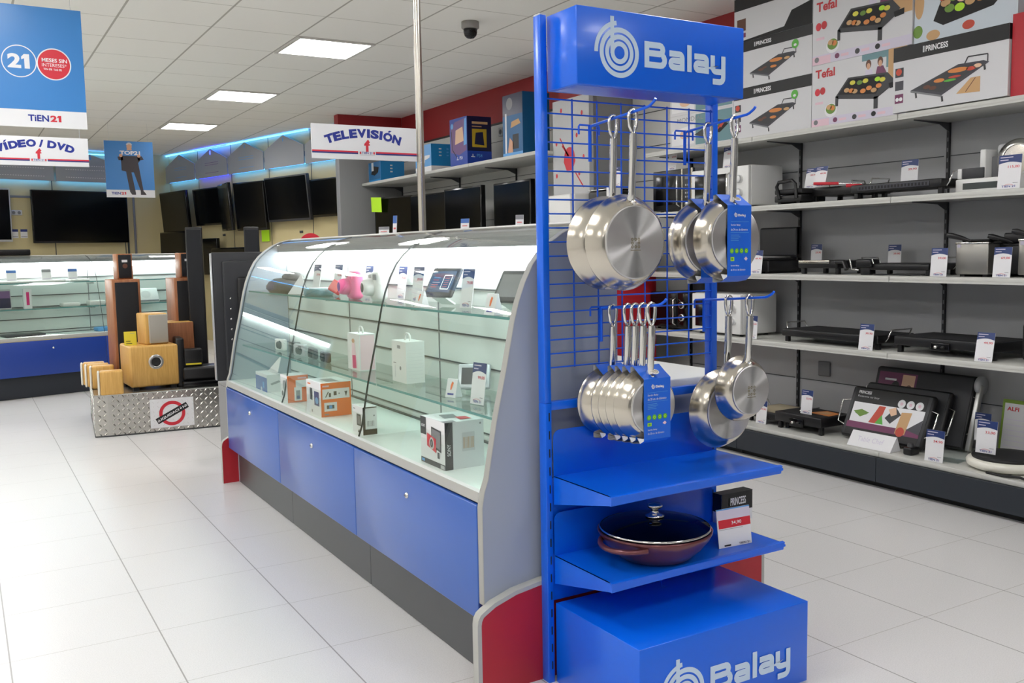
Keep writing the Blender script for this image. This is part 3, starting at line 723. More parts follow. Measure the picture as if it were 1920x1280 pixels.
# box and price card beside the pot
def art_princess_small(b, w, d, h):
    b.side('front', w, d, h).rect(0, h*.38, w, h, 'ink_black'); b.txt('PRINCESS', w*.28, h*.58, h*.26, 'card_white', w*.5, .02); b.rect(w*.21, h*.58, w*.24, h*.84, 'light_grey')
    b.side('left', w, d, h).rect(0, h*.38, d, h, 'ink_black')
b = B(); b.box(-.066, .066, -.02, .02, 0, .094, 'card_white'); b.box(-.0665, .0665, -.0205, .0205, .094, .096, 'black_matte'); art_princess_small(b, .132, .04, .096)
tag(b.home().build('appliance_box', loc=(2.084, 2.152, .377)), 'small black and white box with white lettering behind the pot price card', 'box')
def price_card(name_label, loc, rz, price, kind=0, tilt=-9, w=.082, h=.138, group='price cards'):
    b = B(); b.box(-w/2, w/2, -.001, .001, 0, h, 'card_white'); b.side('front', 0, .002, 0)
    L = -w/2
    if kind == 0:
        hb = h * .74
        b.poly([(L, h), (L, hb)] + [(L + w * k / 8, hb + .008 * math.sin(PI * k / 8)) for k in range(1, 8)] + [(w/2, hb), (w/2, h)], 'tag_blue')
        b.rect(L + .006, h*.92, L + w*.62, h*.945, 'card_lilac', .001); b.rect(L + .006, h*.84, L + w*.42, h*.865, 'card_lilac', .001)
        b.txt(price, L + w*.42, h*.60, h*.085, 'ink_red', w*.5, .01); b.arc(0, -h*.16, h*.285, h*.295, 60, 120, 'soft_red', .0009, 10); b.rect(w*.18, h*.16, w*.4, h*.175, 'ink_grey')
        b.txt('TIEN 21', L + w*.2, h*.04, h*.06, 'ink_blue', w*.6, .02)
    elif kind == 1:   # red band
        b.rect(L, h*.72, w/2, h, 'sky_blue'); b.rect(L, h*.72, w/2, h*.97, 'card_lilac', .0008); b.rect(L + .004, h*.50, w/2, h*.72, 'ink_red', .001); b.txt(price, L + w*.42, h*.56, h*.1, 'card_white', w*.3, .01, .0012)
        b.rect(L + .004, h*.46, w*.25, h*.47, 'ink_grey'); b.txt('TIEN 21', L + w*.6, h*.03, h*.05, 'ink_black', w*.34, .02); b.rect(L + w*.16, h*.03, L + w*.36, h*.07, 'ink_black')
    o = b.home().build('price_card', loc=loc, rot=(R(tilt), 0, R(rz)))
    b2 = B(); b2.box(-w*.42, w*.42, .001, .05, 0, .0015, 'acrylic')
    return tag(o, name_label, 'price card', group)
price_card('price card with a red band standing right of the copper casserole', (1.906, 1.955, .378), -4, '34,90', 1, -8, .122, .112)
# ================================================================ glass display counters
GP = [(-.033, .575), (-.020, .61), (.011, .774), (.046, .921), (.074, 1.05), (.090, 1.105), (.112, 1.16), (.138, 1.208), (.165, 1.240), (.200, 1.270), (.240, 1.296), (.285, 1.316), (.335, 1.328)]
def offset(pts, d):
    out = []
    for i, p in enumerate(pts):
        a = Vector(pts[max(i - 1, 0)]); c = Vector(pts[min(i + 1, len(pts) - 1)]); t = (c - a).normalized(); out.append((p[0] + t.y * d, p[1] - t.x * d))
    return out
def display_counter(n, M, label, loc, rz, doorm, kickm, zs=1.0, shelves=(1.058, .765), worktop=True, keys=None):
    """n modules of width M along local x, customer side towards local -y"""
    t = thing('display_counter', label, 'display counter', loc, rz); L = n * M
    Q = [(y, z * zs) for y, z in GP]; top = 1.336 * zs; ct = .572 * zs
    prof = [(-.046, .25), (-.046, .53 * zs)] + [(y - .005, z) for y, z in Q] + [(.43, top), (.43, .0), (.0, .0), (.0, .25)]
    for i, x0 in enumerate((-.022, L)):
        b = B(); b.prism(prof, x0, x0 + .022, 'panel_grey', 'x'); ep = b.build('end_panel', t)
        b = B(); o2 = offset(prof[:len(Q) + 3], -.0035); pp = prof[:len(Q) + 3]
        b.add([(x0 - .001, y, z) for y, z in o2] + [(x0 + .023, y, z) for y, z in o2] + [(x0 - .001, y, z) for y, z in pp] + [(x0 + .023, y, z) for y, z in pp],
              [f for k in range(len(pp) - 1) for f in ((k, k + 1, len(pp) + k + 1, len(pp) + k), (k, k + 1, 2 * len(pp) + k + 1, 2 * len(pp) + k), (len(pp) + k, len(pp) + k + 1, 3 * len(pp) + k + 1, 3 * len(pp) + k))], 'edge_grey', True)
        b.build('edge_trim', ep)
        x1 = x0 - .030 if i == 0 else x0 + .022
        arch = [(-.085, 0), (-.085, .205)] + [(-.085 + .03 * (1 - math.cos(R(a))), .205 + .04 * math.sin(R(a))) for a in (25, 50, 75)] + [(-.03, .262), (.04, .284), (.13, .297), (.25, .305)]
        arch = arch + [(1.022 - (y + .085), z) for y, z in reversed(arch)]
        arch = [(y, z) for y, z in arch]
        b = B(); b.prism(arch, x1, x1 + .030, 'skirt_red', 'x'); sk = b.build('end_skirt', t)
        b = B(); aa = offset(arch, -.0005); ai = offset(arch, .012)
        xo = x1 + .0305 if i else x1 - .0005
        b.add([(xo, y, z) for y, z in aa] + [(xo, y, z) for y, z in ai], [(k, k + 1, len(aa) + k + 1, len(aa) + k) for k in range(len(aa) - 1)], 'edge_grey')
        b.add([(x1 - .0005, y, z) for y, z in aa] + [(x1 + .0305, y, z) for y, z in aa], [(k, k + 1, len(aa) + k + 1, len(aa) + k) for k in range(len(aa) - 1)], 'edge_grey', True)
        b.build('edge_trim', sk)
    for k in range(n):
        xa, xb = k * M, (k + 1) * M
        b = B(); b.box(xa + .001, xb - .002, 0, .016, 0.002, .30, kickm); b.build('kick_board', t)
        b = B(); b.box(xa + .002, xb - .002, -.053, -.035, .20, .535 * zs, doorm, .003); dr = b.build('door', t)
        b = B(); xl = xa + M * .5; zl = .46 * zs
        b.lathe([(0, -.061), (.008, -.060), (.0105, -.056), (.0105, -.053)], 'chrome', 18, 'y', (xl, 0, zl)); b.box(xl - .008, xl + .008, -.0622, -.0605, zl - .001, zl + .001, 'slot_dark'); b.build('lock', dr)
        b = B(); b.box(xa, xb - .001, -.046, .312, .542 * zs, ct, 'counter_white', .002); b.box(xa, xb - .001, -.0465, -.046, .542 * zs, ct, 'edge_grey'); b.build('counter_top', t)
        b = B(); b.box(xa, xb, .312, .322, ct, 1.30 * zs, 'slat_white')
        for z in (.60, .72, .835, .945, 1.112): b.box(xa, xb, .3105, .312, z * zs, z * zs + .006, 'slot_dark'); b.box(xa, xb, .309, .3105, z * zs - .004, z * zs, 'alu')
        b.box(xa - .003, xa + .003, .3095, .312, ct, 1.22 * zs, 'mid_grey'); b.box(xa, xb, .300, .312, ct, ct + .006, 'slot_dark'); b.build('back_panel', t)
        # curved pane, 6 mm
        o = Q; i_ = offset(Q, .006); b = B(); m_ = len(Q); x0, x1 = xa + .0015, xb - .0015
        vs = [(x0, y, z) for y, z in o] + [(x1, y, z) for y, z in o]
        b.add(vs, [(q, q + 1, m_ + q + 1, m_ + q) for q in range(m_ - 1)], 'pane_glass', True)
        b.add([(x0, y, z) for y, z in i_] + [(x1, y, z) for y, z in i_], [(q, m_ + q, m_ + q + 1, q + 1) for q in range(m_ - 1)], 'pane_glass', True)
        for xx in (x0, x1): b.add([(xx, y, z) for y, z in o] + [(xx, y, z) for y, z in i_], [(q, q + 1, m_ + q + 1, m_ + q) for q in range(m_ - 1)], 'glass_seam')
        b.build('curved_pane', t)
        for z, y0 in ((shelves[0], .092), (shelves[1], .046)):
            b = B(); b.box(xa + .006, xb - .006, y0 + .001, .3085, z - .008, z, 'shelf_glass'); b.box(xa + .006, xb - .006, y0, y0 + .001, z - .008, z, 'glass_edge'); s_ = b.build('glass_shelf', t)
            for xx in (xa + .012, xb - .012):
                q = B(); q.box(xx - .005, xx + .005, .20, .309, z - .028, z - .0085, 'alu', .003); q.build('bracket', s_)
        b = B(); b.box(xa + .004, xb - .004, .268, .309, 1.215 * zs, 1.262 * zs, 'bar_light', .004); b.build('light_bar', t)
    b = B(); b.prism([(.335, top - .006), (.36, top), (.43, top), (.43, top - .04), (.335, top - .04)], 0, L, 'edge_grey', 'x'); b.prism([(.262, 1.264 * zs), (.262, top - .040), (.300, top - .022), (.335, top - .014), (.335, 1.264 * zs)], 0, L, 'mid_grey', 'x')
    b.prism([(.325, .6), (.43, .6), (.43, top - .04), (.325, top - .04)], 0, L, 'panel_grey', 'x'); b.build('top_rail', t)
    if worktop:
        b = B(); b.box(-.01, L + .01, .431, .93, .80, .835, 'counter_white', .004); b.build('rear_worktop', t)
        b = B(); b.box(0, L, .432, .84, .05, .799, 'panel_grey'); b.build('rear_cabinet', t)
    return t
M0 = 0.953
CX, CY = 1.268, 5.125
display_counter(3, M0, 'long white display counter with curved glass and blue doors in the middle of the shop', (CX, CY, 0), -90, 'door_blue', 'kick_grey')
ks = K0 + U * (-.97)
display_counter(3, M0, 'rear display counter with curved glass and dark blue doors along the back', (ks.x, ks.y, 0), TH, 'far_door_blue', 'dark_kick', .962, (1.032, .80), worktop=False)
ZC, ZL, ZU = .5722, .7652, 1.0582
def inc(w, d, h): return w, d, h
# --- boxes on the counter floor of the near case (front towards -X)
def pbox(name, label, x, y0, y1, dx, h, m, art, z=ZC, cat='box', rz=-90):
    w = y1 - y0
    b = B(); b.box(-w/2, w/2, -dx/2, dx/2, 0, h, m, .0); art(b, w, dx, h)
    return tag(b.home().build(name, loc=(x + dx/2, (y0 + y1)/2, z), rz=rz), label, cat)
def art_frame_box(b, w, d, h):
    b.side('front', w, d, h).rect(0, h*.62, w*.24, h, 'dark_grey'); b.txt('SONY', w*.04, h*.78, h*.06, 'card_white', w*.16, .02); b.rect(0, 0, w, h*.11, 'dark_grey'); b.rect(w*.82, .002, w*.98, h*.09, 'light_grey', .001); b.rect(w*.04, h*.03, w*.16, h*.085, 'sky_blue', .001)
    b.poly([(w*.46, h*.42), (w*.86, h*.34), (w*.86, h*.80), (w*.46, h*.84)], 'dark_grey', .001); b.poly([(w*.49, h*.46), (w*.83, h*.39), (w*.83, h*.77), (w*.49, h*.80)], 'mid_grey', .0013)
    b.poly([(w*.28, h*.40), (w*.66, h*.30), (w*.66, h*.60), (w*.28, h*.68)], 'ink_red', .0016); b.dot(w*.48, h*.48, w*.095, 'light_grey', .0019, ry=h*.13); b.dot(w*.48, h*.48, w*.06, 'dark_grey', .0022, ry=h*.09); b.dot(w*.48, h*.48, w*.03, 'mid_grey', .0025, ry=h*.045)
    b.rect(w*.70, h*.20, w*.78, h*.33, 'dark_grey', .001)
    b.side('right', w, d, h).rect(0, 0, d*.20, h, 'dark_grey'); b.txt('SONY', d*.10, h*.42, d*.09, 'card_white', h*.25, .02, rot=90, ctr=True); b.rect(d*.43, h*.36, d*.76, h*.76, 'card_grey', .001); b.dot(d*.91, h*.92, d*.025, 'ink_grey', .001)
    for q in range(9): b.rect(d*(.46 + q*.011*3), h*.42, d*(.46 + q*.033 + .014), h*.66, 'food_tan', .0013)
    b.side('top', w, d, h).poly([(w*.2, d*.35), (w*.6, d*.25), (w*.62, d*.6), (w*.25, d*.7)], 'mid_grey'); b.poly([(w*.55, d*.55), (w*.85, d*.5), (w*.85, d*.8), (w*.58, d*.8)], 'ink_red', .001); b.rect(w*.84, 0, w, d*.3, 'ink_grey', .001)
pbox('camera_box', 'white camera carton with a red camera print, nearest on the counter floor', 1.262, 2.552, 2.726, .138, .150, 'card_white', art_frame_box)
def art_small_black(b, w, d, h):
    b.side('front', w, d, h).rect(w*.42, h*.30, w*.82, h*.72, 'dark_grey'); b.rect(w*.5, h*.36, w*.76, h*.66, 'mid_grey', .001); b.rect(w*.1, h*.86, w*.3, h*.9, 'ink_grey'); b.poly([(w*.5, .006), (w*.7, .004), (w*.62, .02)], 'ink_black')
    b.side('right', w, d, h).rect(0, 0, d*.17, h, 'dark_grey'); b.rect(0, 0, d, h*.2, 'ink_black'); b.rect(0, h*.96, d, h, 'ink_black')
    for q in range(6): b.rect(d*(.3 + q*.09), h*.3, d*(.34 + q*.09), h*.5, 'ink_grey')
    b.dot(d*.8, h*.68, d*.06, 'ink_grey')
pbox('accessory_box', 'small white and black carton behind the second glass joint, next to the camera carton', 1.262, 3.235, 3.34, .056, .105, 'card_white', art_small_black)
def art_orange(b, w, d, h):
    b.side('front', w, d, h).rect(w*.25, h*.42, w*.42, h*.78, 'dark_grey'); b.rect(w*.55, h*.30, w*.88, h*.72, 'navy', .0008); b.dot(w*.72, h*.45, w*.11, 'sky_blue', .001, ry=h*.1); b.rect(w*.34, h*.06, w*.42, h*.14, 'ink_grey'); b.rect(w*.1, h*.88, w*.3, h*.92, 'orange')
    b.side('right', w, d, h).rect(0, 0, d, h, 'orange'); b.rect(d*.05, h*.52, d*.95, h*.82, 'card_white', .001); b.rect(d*.1, h*.16, d*.52, h*.42, 'card_white', .001); b.rect(d*.06, h*.885, d*.27, h*.93, 'card_pink', .001)
    b.line([(d*.15, h*.58), (d*.25, h*.74)], d*.03, 'dark_grey', .0013); b.rect(d*.26, h*.58, d*.33, h*.7, 'dark_grey', .0013); b.rect(d*.42, h*.62, d*.52, h*.74, 'dark_grey', .0013); b.dot(d*.6, h*.67, d*.02, 'dark_grey', .0013); b.poly([(d*.78, h*.72), (d*.88, h*.72), (d*.83, h*.56)], 'dark_grey', .0013)
    b.rect(d*.18, h*.23, d*.43, h*.34, 'dark_grey', .0013); b.rect(d*.26, h*.24, d*.36, h*.33, 'sky_blue', .0016); b.rect(d*.1, h*.05, d*.25, h*.09, 'ink_grey', .001)
    b.side('top', w, d, h).poly([(w*.3, d*.3), (w*.8, d*.3), (w*.8, d*.7), (w*.3, d*.7)], 'ink_grey')
pbox('gadget_box', 'larger orange and white carton on the counter floor', 1.262, 3.70, 3.885, .132, .142, 'card_white', art_orange)
def art_orange2(b, w, d, h):
    b.side('front', w, d, h).dot(w*.6, h*.62, w*.25, 'ink_grey', ry=h*.2); b.dot(w*.3, h*.3, w*.12, 'dark_grey', ry=h*.1)
    b.side('right', w, d, h).rect(0, 0, d, h, 'orange'); b.rect(d*.4, h*.55, d*1.0, h*.82, 'card_white', .001); b.rect(d*.32, h*.06, d*.68, h*.56, 'card_white', .0013); b.rect(d*.4, h*.1, d*.6, h*.44, 'ink_grey', .0016); b.dot(d*.5, h*.18, d*.08, 'navy', .0018); b.rect(d*.5, h*.87, d*.92, h*.92, 'card_pink', .001)
pbox('gadget_box', 'smaller orange and white carton left of the large orange one', 1.262, 4.16, 4.265, .098, .124, 'card_white', art_orange2)
def art_phone(b, w, d, h):
    b.side('front', w, d, h).rect(0, 0, w, h*.82, 'game_blue'); b.rect(w*.62, h*.2, w*.76, h*.55, 'sky_blue', .001); b.dot(w*.5, 0.006, .014, 'card_white', .001)
    b.side('right', w, d, h).poly([(d*.2, h*.5), (d*.8, h*.65), (d*.9, h*.55), (d*.3, h*.4)], 'ink_grey')
pbox('phone_box', 'low blue and white carton, leftmost on the counter floor', 1.275, 4.535, 4.735, .075, .088, 'card_white', art_phone)
# --- lower glass shelf
def art_doll(b, w, d, h):
    b.side('front', w, d, h).dot(w*.5, h*.8, w*.12, 'skin', ry=h*.06); b.poly([(w*.38, h*.74), (w*.62, h*.74), (w*.72, h*.4), (w*.78, h*.06), (w*.3, h*.06), (w*.34, h*.4)], 'pink_pale', .0007); b.poly([(w*.4, h*.4), (w*.68, h*.42), (w*.72, h*.06), (w*.42, h*.04)], 'magenta', .001)
    b.side('right', w, d, h).rect(.004, .004, d - .004, h*.97, 'pink_pale')
def hang_box(label, x, y0, y1, dx, h, m, art):
    w = y1 - y0; t = thing('carton_with_handle', label, 'box', (x + dx/2, (y0 + y1)/2, ZL), -90)
    b = B(); b.box(-w/2, w/2, -dx/2, dx/2, 0, h, m); art(b, w, dx, h); b.home().build('carton', t)
    b = B(); b.tube([(-.022, 0, h), (-.02, 0, h + .018), (-.01, 0, h + .026), (.01, 0, h + .026), (.02, 0, h + .018), (.022, 0, h)], .004, 'white_plastic', 8); b.build('carry_loop', t)
hang_box('pale pink carton with carry loop on the lower glass shelf', 1.40, 3.60, 3.735, .07, .152, 'card_white', art_doll)
def art_white(b, w, d, h):
    b.side('front', w, d, h).rect(w*.4, h*.82, w*.62, h*.9, 'ink_grey'); b.dot(w*.6, h*.35, w*.06, 'mid_grey'); b.rect(w*.1, h*.45, w*.3, h*.47, 'ink_grey'); b.rect(w*.2, h*.1, w*.25, h*.4, 'card_grey')
    b.side('right', w, d, h)
    for q in range(9): b.rect(d*.08, h*(.12 + q*.085), d*.9, h*(.125 + q*.085), 'card_grey')
hang_box('plain white carton with carry loop on the lower glass shelf', 1.40, 3.135, 3.265, .075, .155, 'white_plastic', art_white)
def gadget(label, loc, rz, w, h, m, back, name='tablet', tilt=-25, screen=None, cat='tablet', mark=False):
    b = B(); b.box(-w/2, w/2, -.006, .008, 0, h, m, .012, 3); b.side('front', 0, .0125, 0); b.rect(-w/2 + .014, .016, w/2 - .014, h - .016, screen or 'mid_grey')
    if mark:
        b.line([(.006, h*.25), (.05, h*.25), (.05, h*.72), (.006, h*.72), (.006, h*.25)], .004, 'screen_white', .001)
        for q in range(5): b.rect(-.05, h*(.3 + q*.08), -.05 + .03 + .006*(q % 3), h*(.325 + q*.08), ('ink_red', 'soft_red', 'card_lilac', 'ink_red', 'sky_blue')[q], .001); b.rect(.014, h*(.32 + q*.07), .04, h*(.335 + q*.07), 'soft_red', .001)
    o = b.home(); o.box(-w*.25, w*.25, .008, .0085 + .05, 0, .006, 'white_plastic')
    return tag(o.build(name, loc=loc, rot=(R(tilt), 0, R(rz))), label, cat)
gadget('dark grey tablet with glowing printed screen on the upper glass shelf', (1.44, 2.945, ZU + .034), -78, .155, .115, 'dark_grey', None, tilt=-30, screen='screen_lit', mark=True)
gadget('grey tablet with blank screen at the near end of the upper glass shelf', (1.43, 2.45, ZU + .034), -78, .130, .110, 'dark_grey', None, tilt=-30)
gadget('silver framed small tablet leaning on the lower glass shelf behind a price card', (1.50, 2.80, ZL + .012), -35, .115, .095, 'silver_plastic', None, tilt=-32, screen='dark_grey')
def info_tent(label, loc, rz, s_=1.0):
    b = B(); w, h = .042 * s_, .055 * s_
    b.prism([(-.018, 0), (.018, 0), (.002, h), (-.002, h)], -w/2, w/2, 'card_white', 'x')
    b.frame((-w/2, -.0182, 0), (1, 0, 0), (0, .016, h)); b.poly([(w*.42, h*.42), (w*.52, h*.42), (w*.66, h*.82), (w*.5, h*.9), (w*.4, h*.66)], 'orange'); b.rect(w*.2, h*.14, w*.8, h*.24, 'ink_blue')
    return tag(b.home().build('info_tent', loc=loc, rz=rz), label, 'information card')
info_tent('tiny white folded card under the tablet with the glowing screen', (1.385, 2.955, ZU + .001), -80)
info_tent('tiny white folded card under the grey tablet at the case end', (1.375, 2.43, ZU + .001), -80, 1.15)
info_tent('tiny white folded card in front of the silver framed tablet', (1.40, 2.755, ZL + .001), -70, 1.1)
price_card('tall price card with dark blue head beside the silver framed tablet in the case', (1.385, 2.565, ZL + .002), -80, '99,00', tilt=-8, w=.068, h=.132)
price_card('price card between the two tablets on the upper glass shelf', (1.46, 2.77, ZU + .002), -84, '79,00', w=.07, h=.132)
price_card('price card left of the glowing tablet on the upper glass shelf', (1.50, 3.25, ZU + .002), -84, '89,00', w=.075, h=.135)
price_card('price card behind the white instant camera on the upper glass shelf', (1.545, 3.50, ZU + .002), -86, '79,00', w=.07, h=.135)
price_card('price card behind the pink instant camera on the upper glass shelf', (1.545, 3.86, ZU + .002), -86, '79,00', w=.07, h=.135)
price_card('price card behind the flat round device on the upper glass shelf', (1.52, 4.18, ZU + .002), -86, '49,90', w=.085, h=.14)
price_card('price card beside the rumpled grey bag on the upper glass shelf', (1.50, 4.42, ZU + .002), -86, '39,90', w=.085, h=.14)
def instant_camera(label, loc, rz, m, m2):
    t = thing('instant_camera', label, 'camera', loc, rz)
    b = B(); b.box(-.046, .046, -.026, .026, 0, .118, m, .020, 4); b.build('body', t)
    b = B(); b.lathe([(0, -.066), (.020, -.066), (.029, -.062), (.033, -.048), (.035, -.022)], m, 28, 'y', (-.012, 0, .055)); ln = b.build('lens_barrel', t)
    b = B(); b.lathe([(0, -.0675), (.010, -.067), (.014, -.0665), (.019, -.0663)], 'black_gloss' if m2 == 0 else 'purple', 24, 'y', (-.012, 0, .055)); b.build('lens', ln)
    b = B(); b.box(.008, .042, -.029, -.024, .085, .108, 'mid_grey' if m2 == 0 else m, .006); b.box(-.04, -.012, -.029, -.024, .092, .108, 'light_grey', .004); b.build('flash', t)
instant_camera('pink instant camera standing on the upper glass shelf', (1.42, 3.68, ZU), -92, 'pink', 1)
instant_camera('white instant camera on the upper glass shelf right of the pink one', (1.44, 3.47, ZU), -92, 'white_plastic', 0)
# rumpled grey bag, blue disc, folded cloth items at the far end
b = B(); prof = [(0, 0), (.07, .0), (.085, .02), (.075, .05), (.05, .07), (0, .078)]
b.lathe(prof, 'plush', 24, 'z', (0, 0, 0), sx=2.0); b.lathe([(0, .0), (.04, .01), (.045, .03), (.03, .05), (0, .055)], 'plush', 18, 'z', (-.15, .0, 0)); b.lathe([(0, .05), (.045, .06), (.05, .085), (.03, .10), (0, .105)], 'plush', 18, 'z', (.06, 0.01, 0), sx=1.4)
o = tag(b.build('soft_bag', loc=(1.43, 4.66, ZU), rz=-84), 'rumpled dark grey bag at the far end of the upper glass shelf', 'bag')
b = B(); b.lathe([(0, 0), (.062, 0), (.068, .006), (.068, .030), (.062, .036), (0, .036)], 'teal', 30); b.lathe([(0, .0365), (.05, .037), (.055, .0362)], 'mid_grey', 30)
tag(b.build('round_device', loc=(1.42, 4.14, ZU)), 'flat round blue grey device lying on the upper glass shelf', 'device')
b = B(); b.box(-.03, .03, -.012, .012, 0, .055, 'ink_red', .003); b.box(-.03, .03, -.0125, -.0118, .008, .047, 'soft_red')
tag(b.build('small_pack', loc=(1.45, 4.03, ZU + .018), rot=(R(-30), R(20), R(-70))), 'small tilted red pack right of the flat round device', 'pack')
b = B(); b.prism([(-.06, 0), (.06, 0), (.06, .001), (0, .105)], -.001, .001, 'card_white', 'y'); tag(b.build('info_card', loc=(1.39, 4.36, ZU + .001), rot=(R(-20), 0, R(-60))), 'white triangular card standing in front of the rumpled grey bag', 'information card')
b = B(); b.prism([(-.055, 0), (.055, 0), (.055, .09)], -.001, .001, 'card_white', 'y'); tag(b.build('info_card', loc=(1.33, 4.62, ZC + .0895), rot=(R(-15), 0, R(-80))), 'white triangular card standing on the low blue carton', 'information card')
# compact cameras
def compact_camera(label, x, y, rz, m, w=.095, h=.058):
    t = thing('compact_camera', label, 'camera', (x, y, ZL), rz)
    b = B(); b.box(-w/2, w/2, -.012, .012, 0, h, m, .008, 3); b.build('body', t)
    b = B(); b.lathe([(0, -.026), (.012, -.026), (.017, -.024), (.019, -.018), (.022, -.012)], 'black_gloss', 22, 'y', (w*.1, 0, h*.5)); b.build('lens', t)
compact_camera('black compact camera on the lower shelf, second from the far end', 1.40, 4.47, -80, 'black_plastic')
compact_camera('white compact camera on the lower shelf, farthest from the stand', 1.39, 4.66, -80, 'white_plastic')
compact_camera('silver compact camera behind the far glass joint on the lower shelf', 1.385, 4.33, -75, 'silver_plastic')
compact_camera('dark grey compact camera lying right of the silver one', 1.40, 4.19, -95, 'dark_grey', .11, .05)
compact_camera('dark compact camera with low body below the long white reflection in the glass', 1.40, 4.02, -95, 'black_plastic', .12, .046)
# --- things above the case: small cards on the ridge, red disc sign
def ridge_card(label, x, y, w, h, m=0):
    b = B(); b.box(-w/2, w/2, -.001, .001, 0, h, 'card_white'); b.side('front', 0, .002, 0); b.rect(-w/2, h*.55, w/2, h, ('tag_blue', 'tag_blue_light', 'ink_grey')[m]) ; b.rect(-w*.3, h*.2, w*.3, h*.3, 'soft_red')
    tag(b.home().build('price_card', loc=(x, y, 1.337), rot=(R(-6), 0, R(-70 + m * 12))), label, 'price card')
ridge_card('small price card on the counter ridge, left of two beside the steel pole', 1.66, 3.92, .05, .03, 2)
ridge_card('narrow upright price card on the counter ridge just left of the steel pole', 1.66, 3.80, .02, .075, 1)
ridge_card('small tilted blue price card on the counter ridge right of the steel pole', 1.66, 3.14, .036, .036, 1)
ridge_card('small white price card on the counter ridge below the middle television', 1.66, 2.74, .028, .034, 2)
t = thing('round_sign', 'red round sign half hidden behind the far top of the glass counter', 'sign', (1.816, 5.4, 1.0))
b = B(); b.lathe([(0, -.004), (.072, -.004), (.072, .004), (0, .004)], 'ink_red', 48, 'y', (0, 0, .302), smooth=False); b.build('disc', t)
b = B(); b.tube([(-.0, .008, -.0), (0, .008, .3)], .006, 'dark_grey', 8); b.box(-.09, .09, -.05, .07, -1.0, -.99, 'dark_grey'); b.tube([(0, .008, -.99), (0, .008, 0)], .008, 'dark_grey', 8); b.build('stem', t)
# --- steel pole from counter to ceiling with the flag sign
t = thing('steel_pole', 'slim steel pole rising from behind the counter to the ceiling', 'pole', (1.757, 3.72, .835))
b = B(); b.lathe([(.0165, .006), (.0165, 1.96)], 'steel', 24); b.build('tube', t)
b = B(); b.lathe([(0, .0005), (.04, .0005), (.04, .006), (.0165, .012)], 'steel', 24); b.build('foot', t)
b = B(); b.lathe([(.0165, 1.95), (.035, 1.955), (.035, 1.9645), (0, 1.9645)], 'steel', 24); b.build('collar', t)
def dept_sign(label, w, h, words, loc, cords=0.0, arrow=.5):
    t = thing('department_sign', label, 'sign', loc)
    b = B(); b.box(-w/2, w/2, -.004, .004, 0, h, 'card_white', .001); b.build('board', t)
    b = B(); b.side('front', 0, .0082, 0); Lr = -w/2
    for a0, a1 in ((Lr, -w*.075), (w*.095, w/2)):
        b.rect(a0, h*.20, a1, h*.245, 'ink_red'); b.rect(a0, h*.155, a1, h*.20, 'navy')
    b.txt('TIEN 21', -w*.04, h*.165, h*.07, 'ink_blue', w*.1, .02); b.rect(-w*.06, h*.165, -w*.045, h*.235, 'ink_red'); b.rect(w*.07, h*.165, w*.085, h*.235, 'ink_red'); b.rect(-w*.06, h*.135, w*.085, h*.142, 'ink_grey')
    u = w*.01; v = h*.235; s_ = h*.37
    b.poly([(u - s_*.09, v), (u + s_*.14, v), (u + s_*.14, v + s_*.5), (u + s_*.27, v + s_*.52), (u + s_*.27, v + s_*.6), (u + s_*.16, v + s_*.64), (u + s_*.28, v + s_*.76), (u + s_*.12, v + s_), (u - s_*.22, v + s_*.62), (u - s_*.22, v + s_*.48), (u - s_*.09, v + s_*.5)], 'ink_red')
    Rr = w * 1.02
    for ch, ang, cw in words:
        a = R(ang); cx, cy = Rr * math.sin(a), h * .775 - Rr + Rr * math.cos(a); hh = h * .26
        b.txt({'Ó': 'O', 'Í': 'I'}.get(ch, ch), cx, cy, hh, 'ink_blue', cw * h * .315, .06, rot=-ang, ctr=True)
        if ch in 'ÓÍ':
            for_ = lambda x, y: (cx + x * math.cos(-a) - y * math.sin(-a), cy + x * math.sin(-a) + y * math.cos(-a)); q = hh
            b.poly([for_(-.12*q, .56*q), for_(.10*q, .56*q), for_(.34*q, .80*q), for_(.04*q, .80*q)], 'ink_blue', .0009)
    b.home().build('lettering', t)
    if cords:
        for x in (-w*.42, w*.42): b = B(); b.tube([(x, 0, h), (x, 0, h + cords)], .0012, 'light_grey', 6); b.build('hanging_cord', t)
    return t
tel = [(c, -22 + i * 4.75 + (1.2 if i > 4 else 0), w) for i, (c, w) in enumerate(zip('TELEVISIÓN', (.85, .8, .75, .8, .95, .32, .88, .32, .95, .9)))]
tel = list(zip('TELEVISIÓN', (-19.5, -15.2, -11, -6.6, -2.0, 1.6, 5.0, 8.4, 12.2, 17.2), (.85, .78, .72, .78, .95, .30, .85, .30, .95, .88)))
dept_sign('white flag sign with the word TELEVISIÓN in blue, fixed to the steel pole', .468, .140, tel, (1.504, 3.721, 1.640))
vid = list(zip('VÍDEO/DVD', (-20, -16.6, -12.6, -8.0, -3.0, 2.4, 8.2, 13.2, 18.2), (.95, .32, .92, .8, .98, .45, .92, .95, .92)))
dept_sign('white hanging sign with VÍDEO / DVD in blue, under the blue financing poster', .50, .152, vid, (.402, 5.6, 1.744), cords=.05)
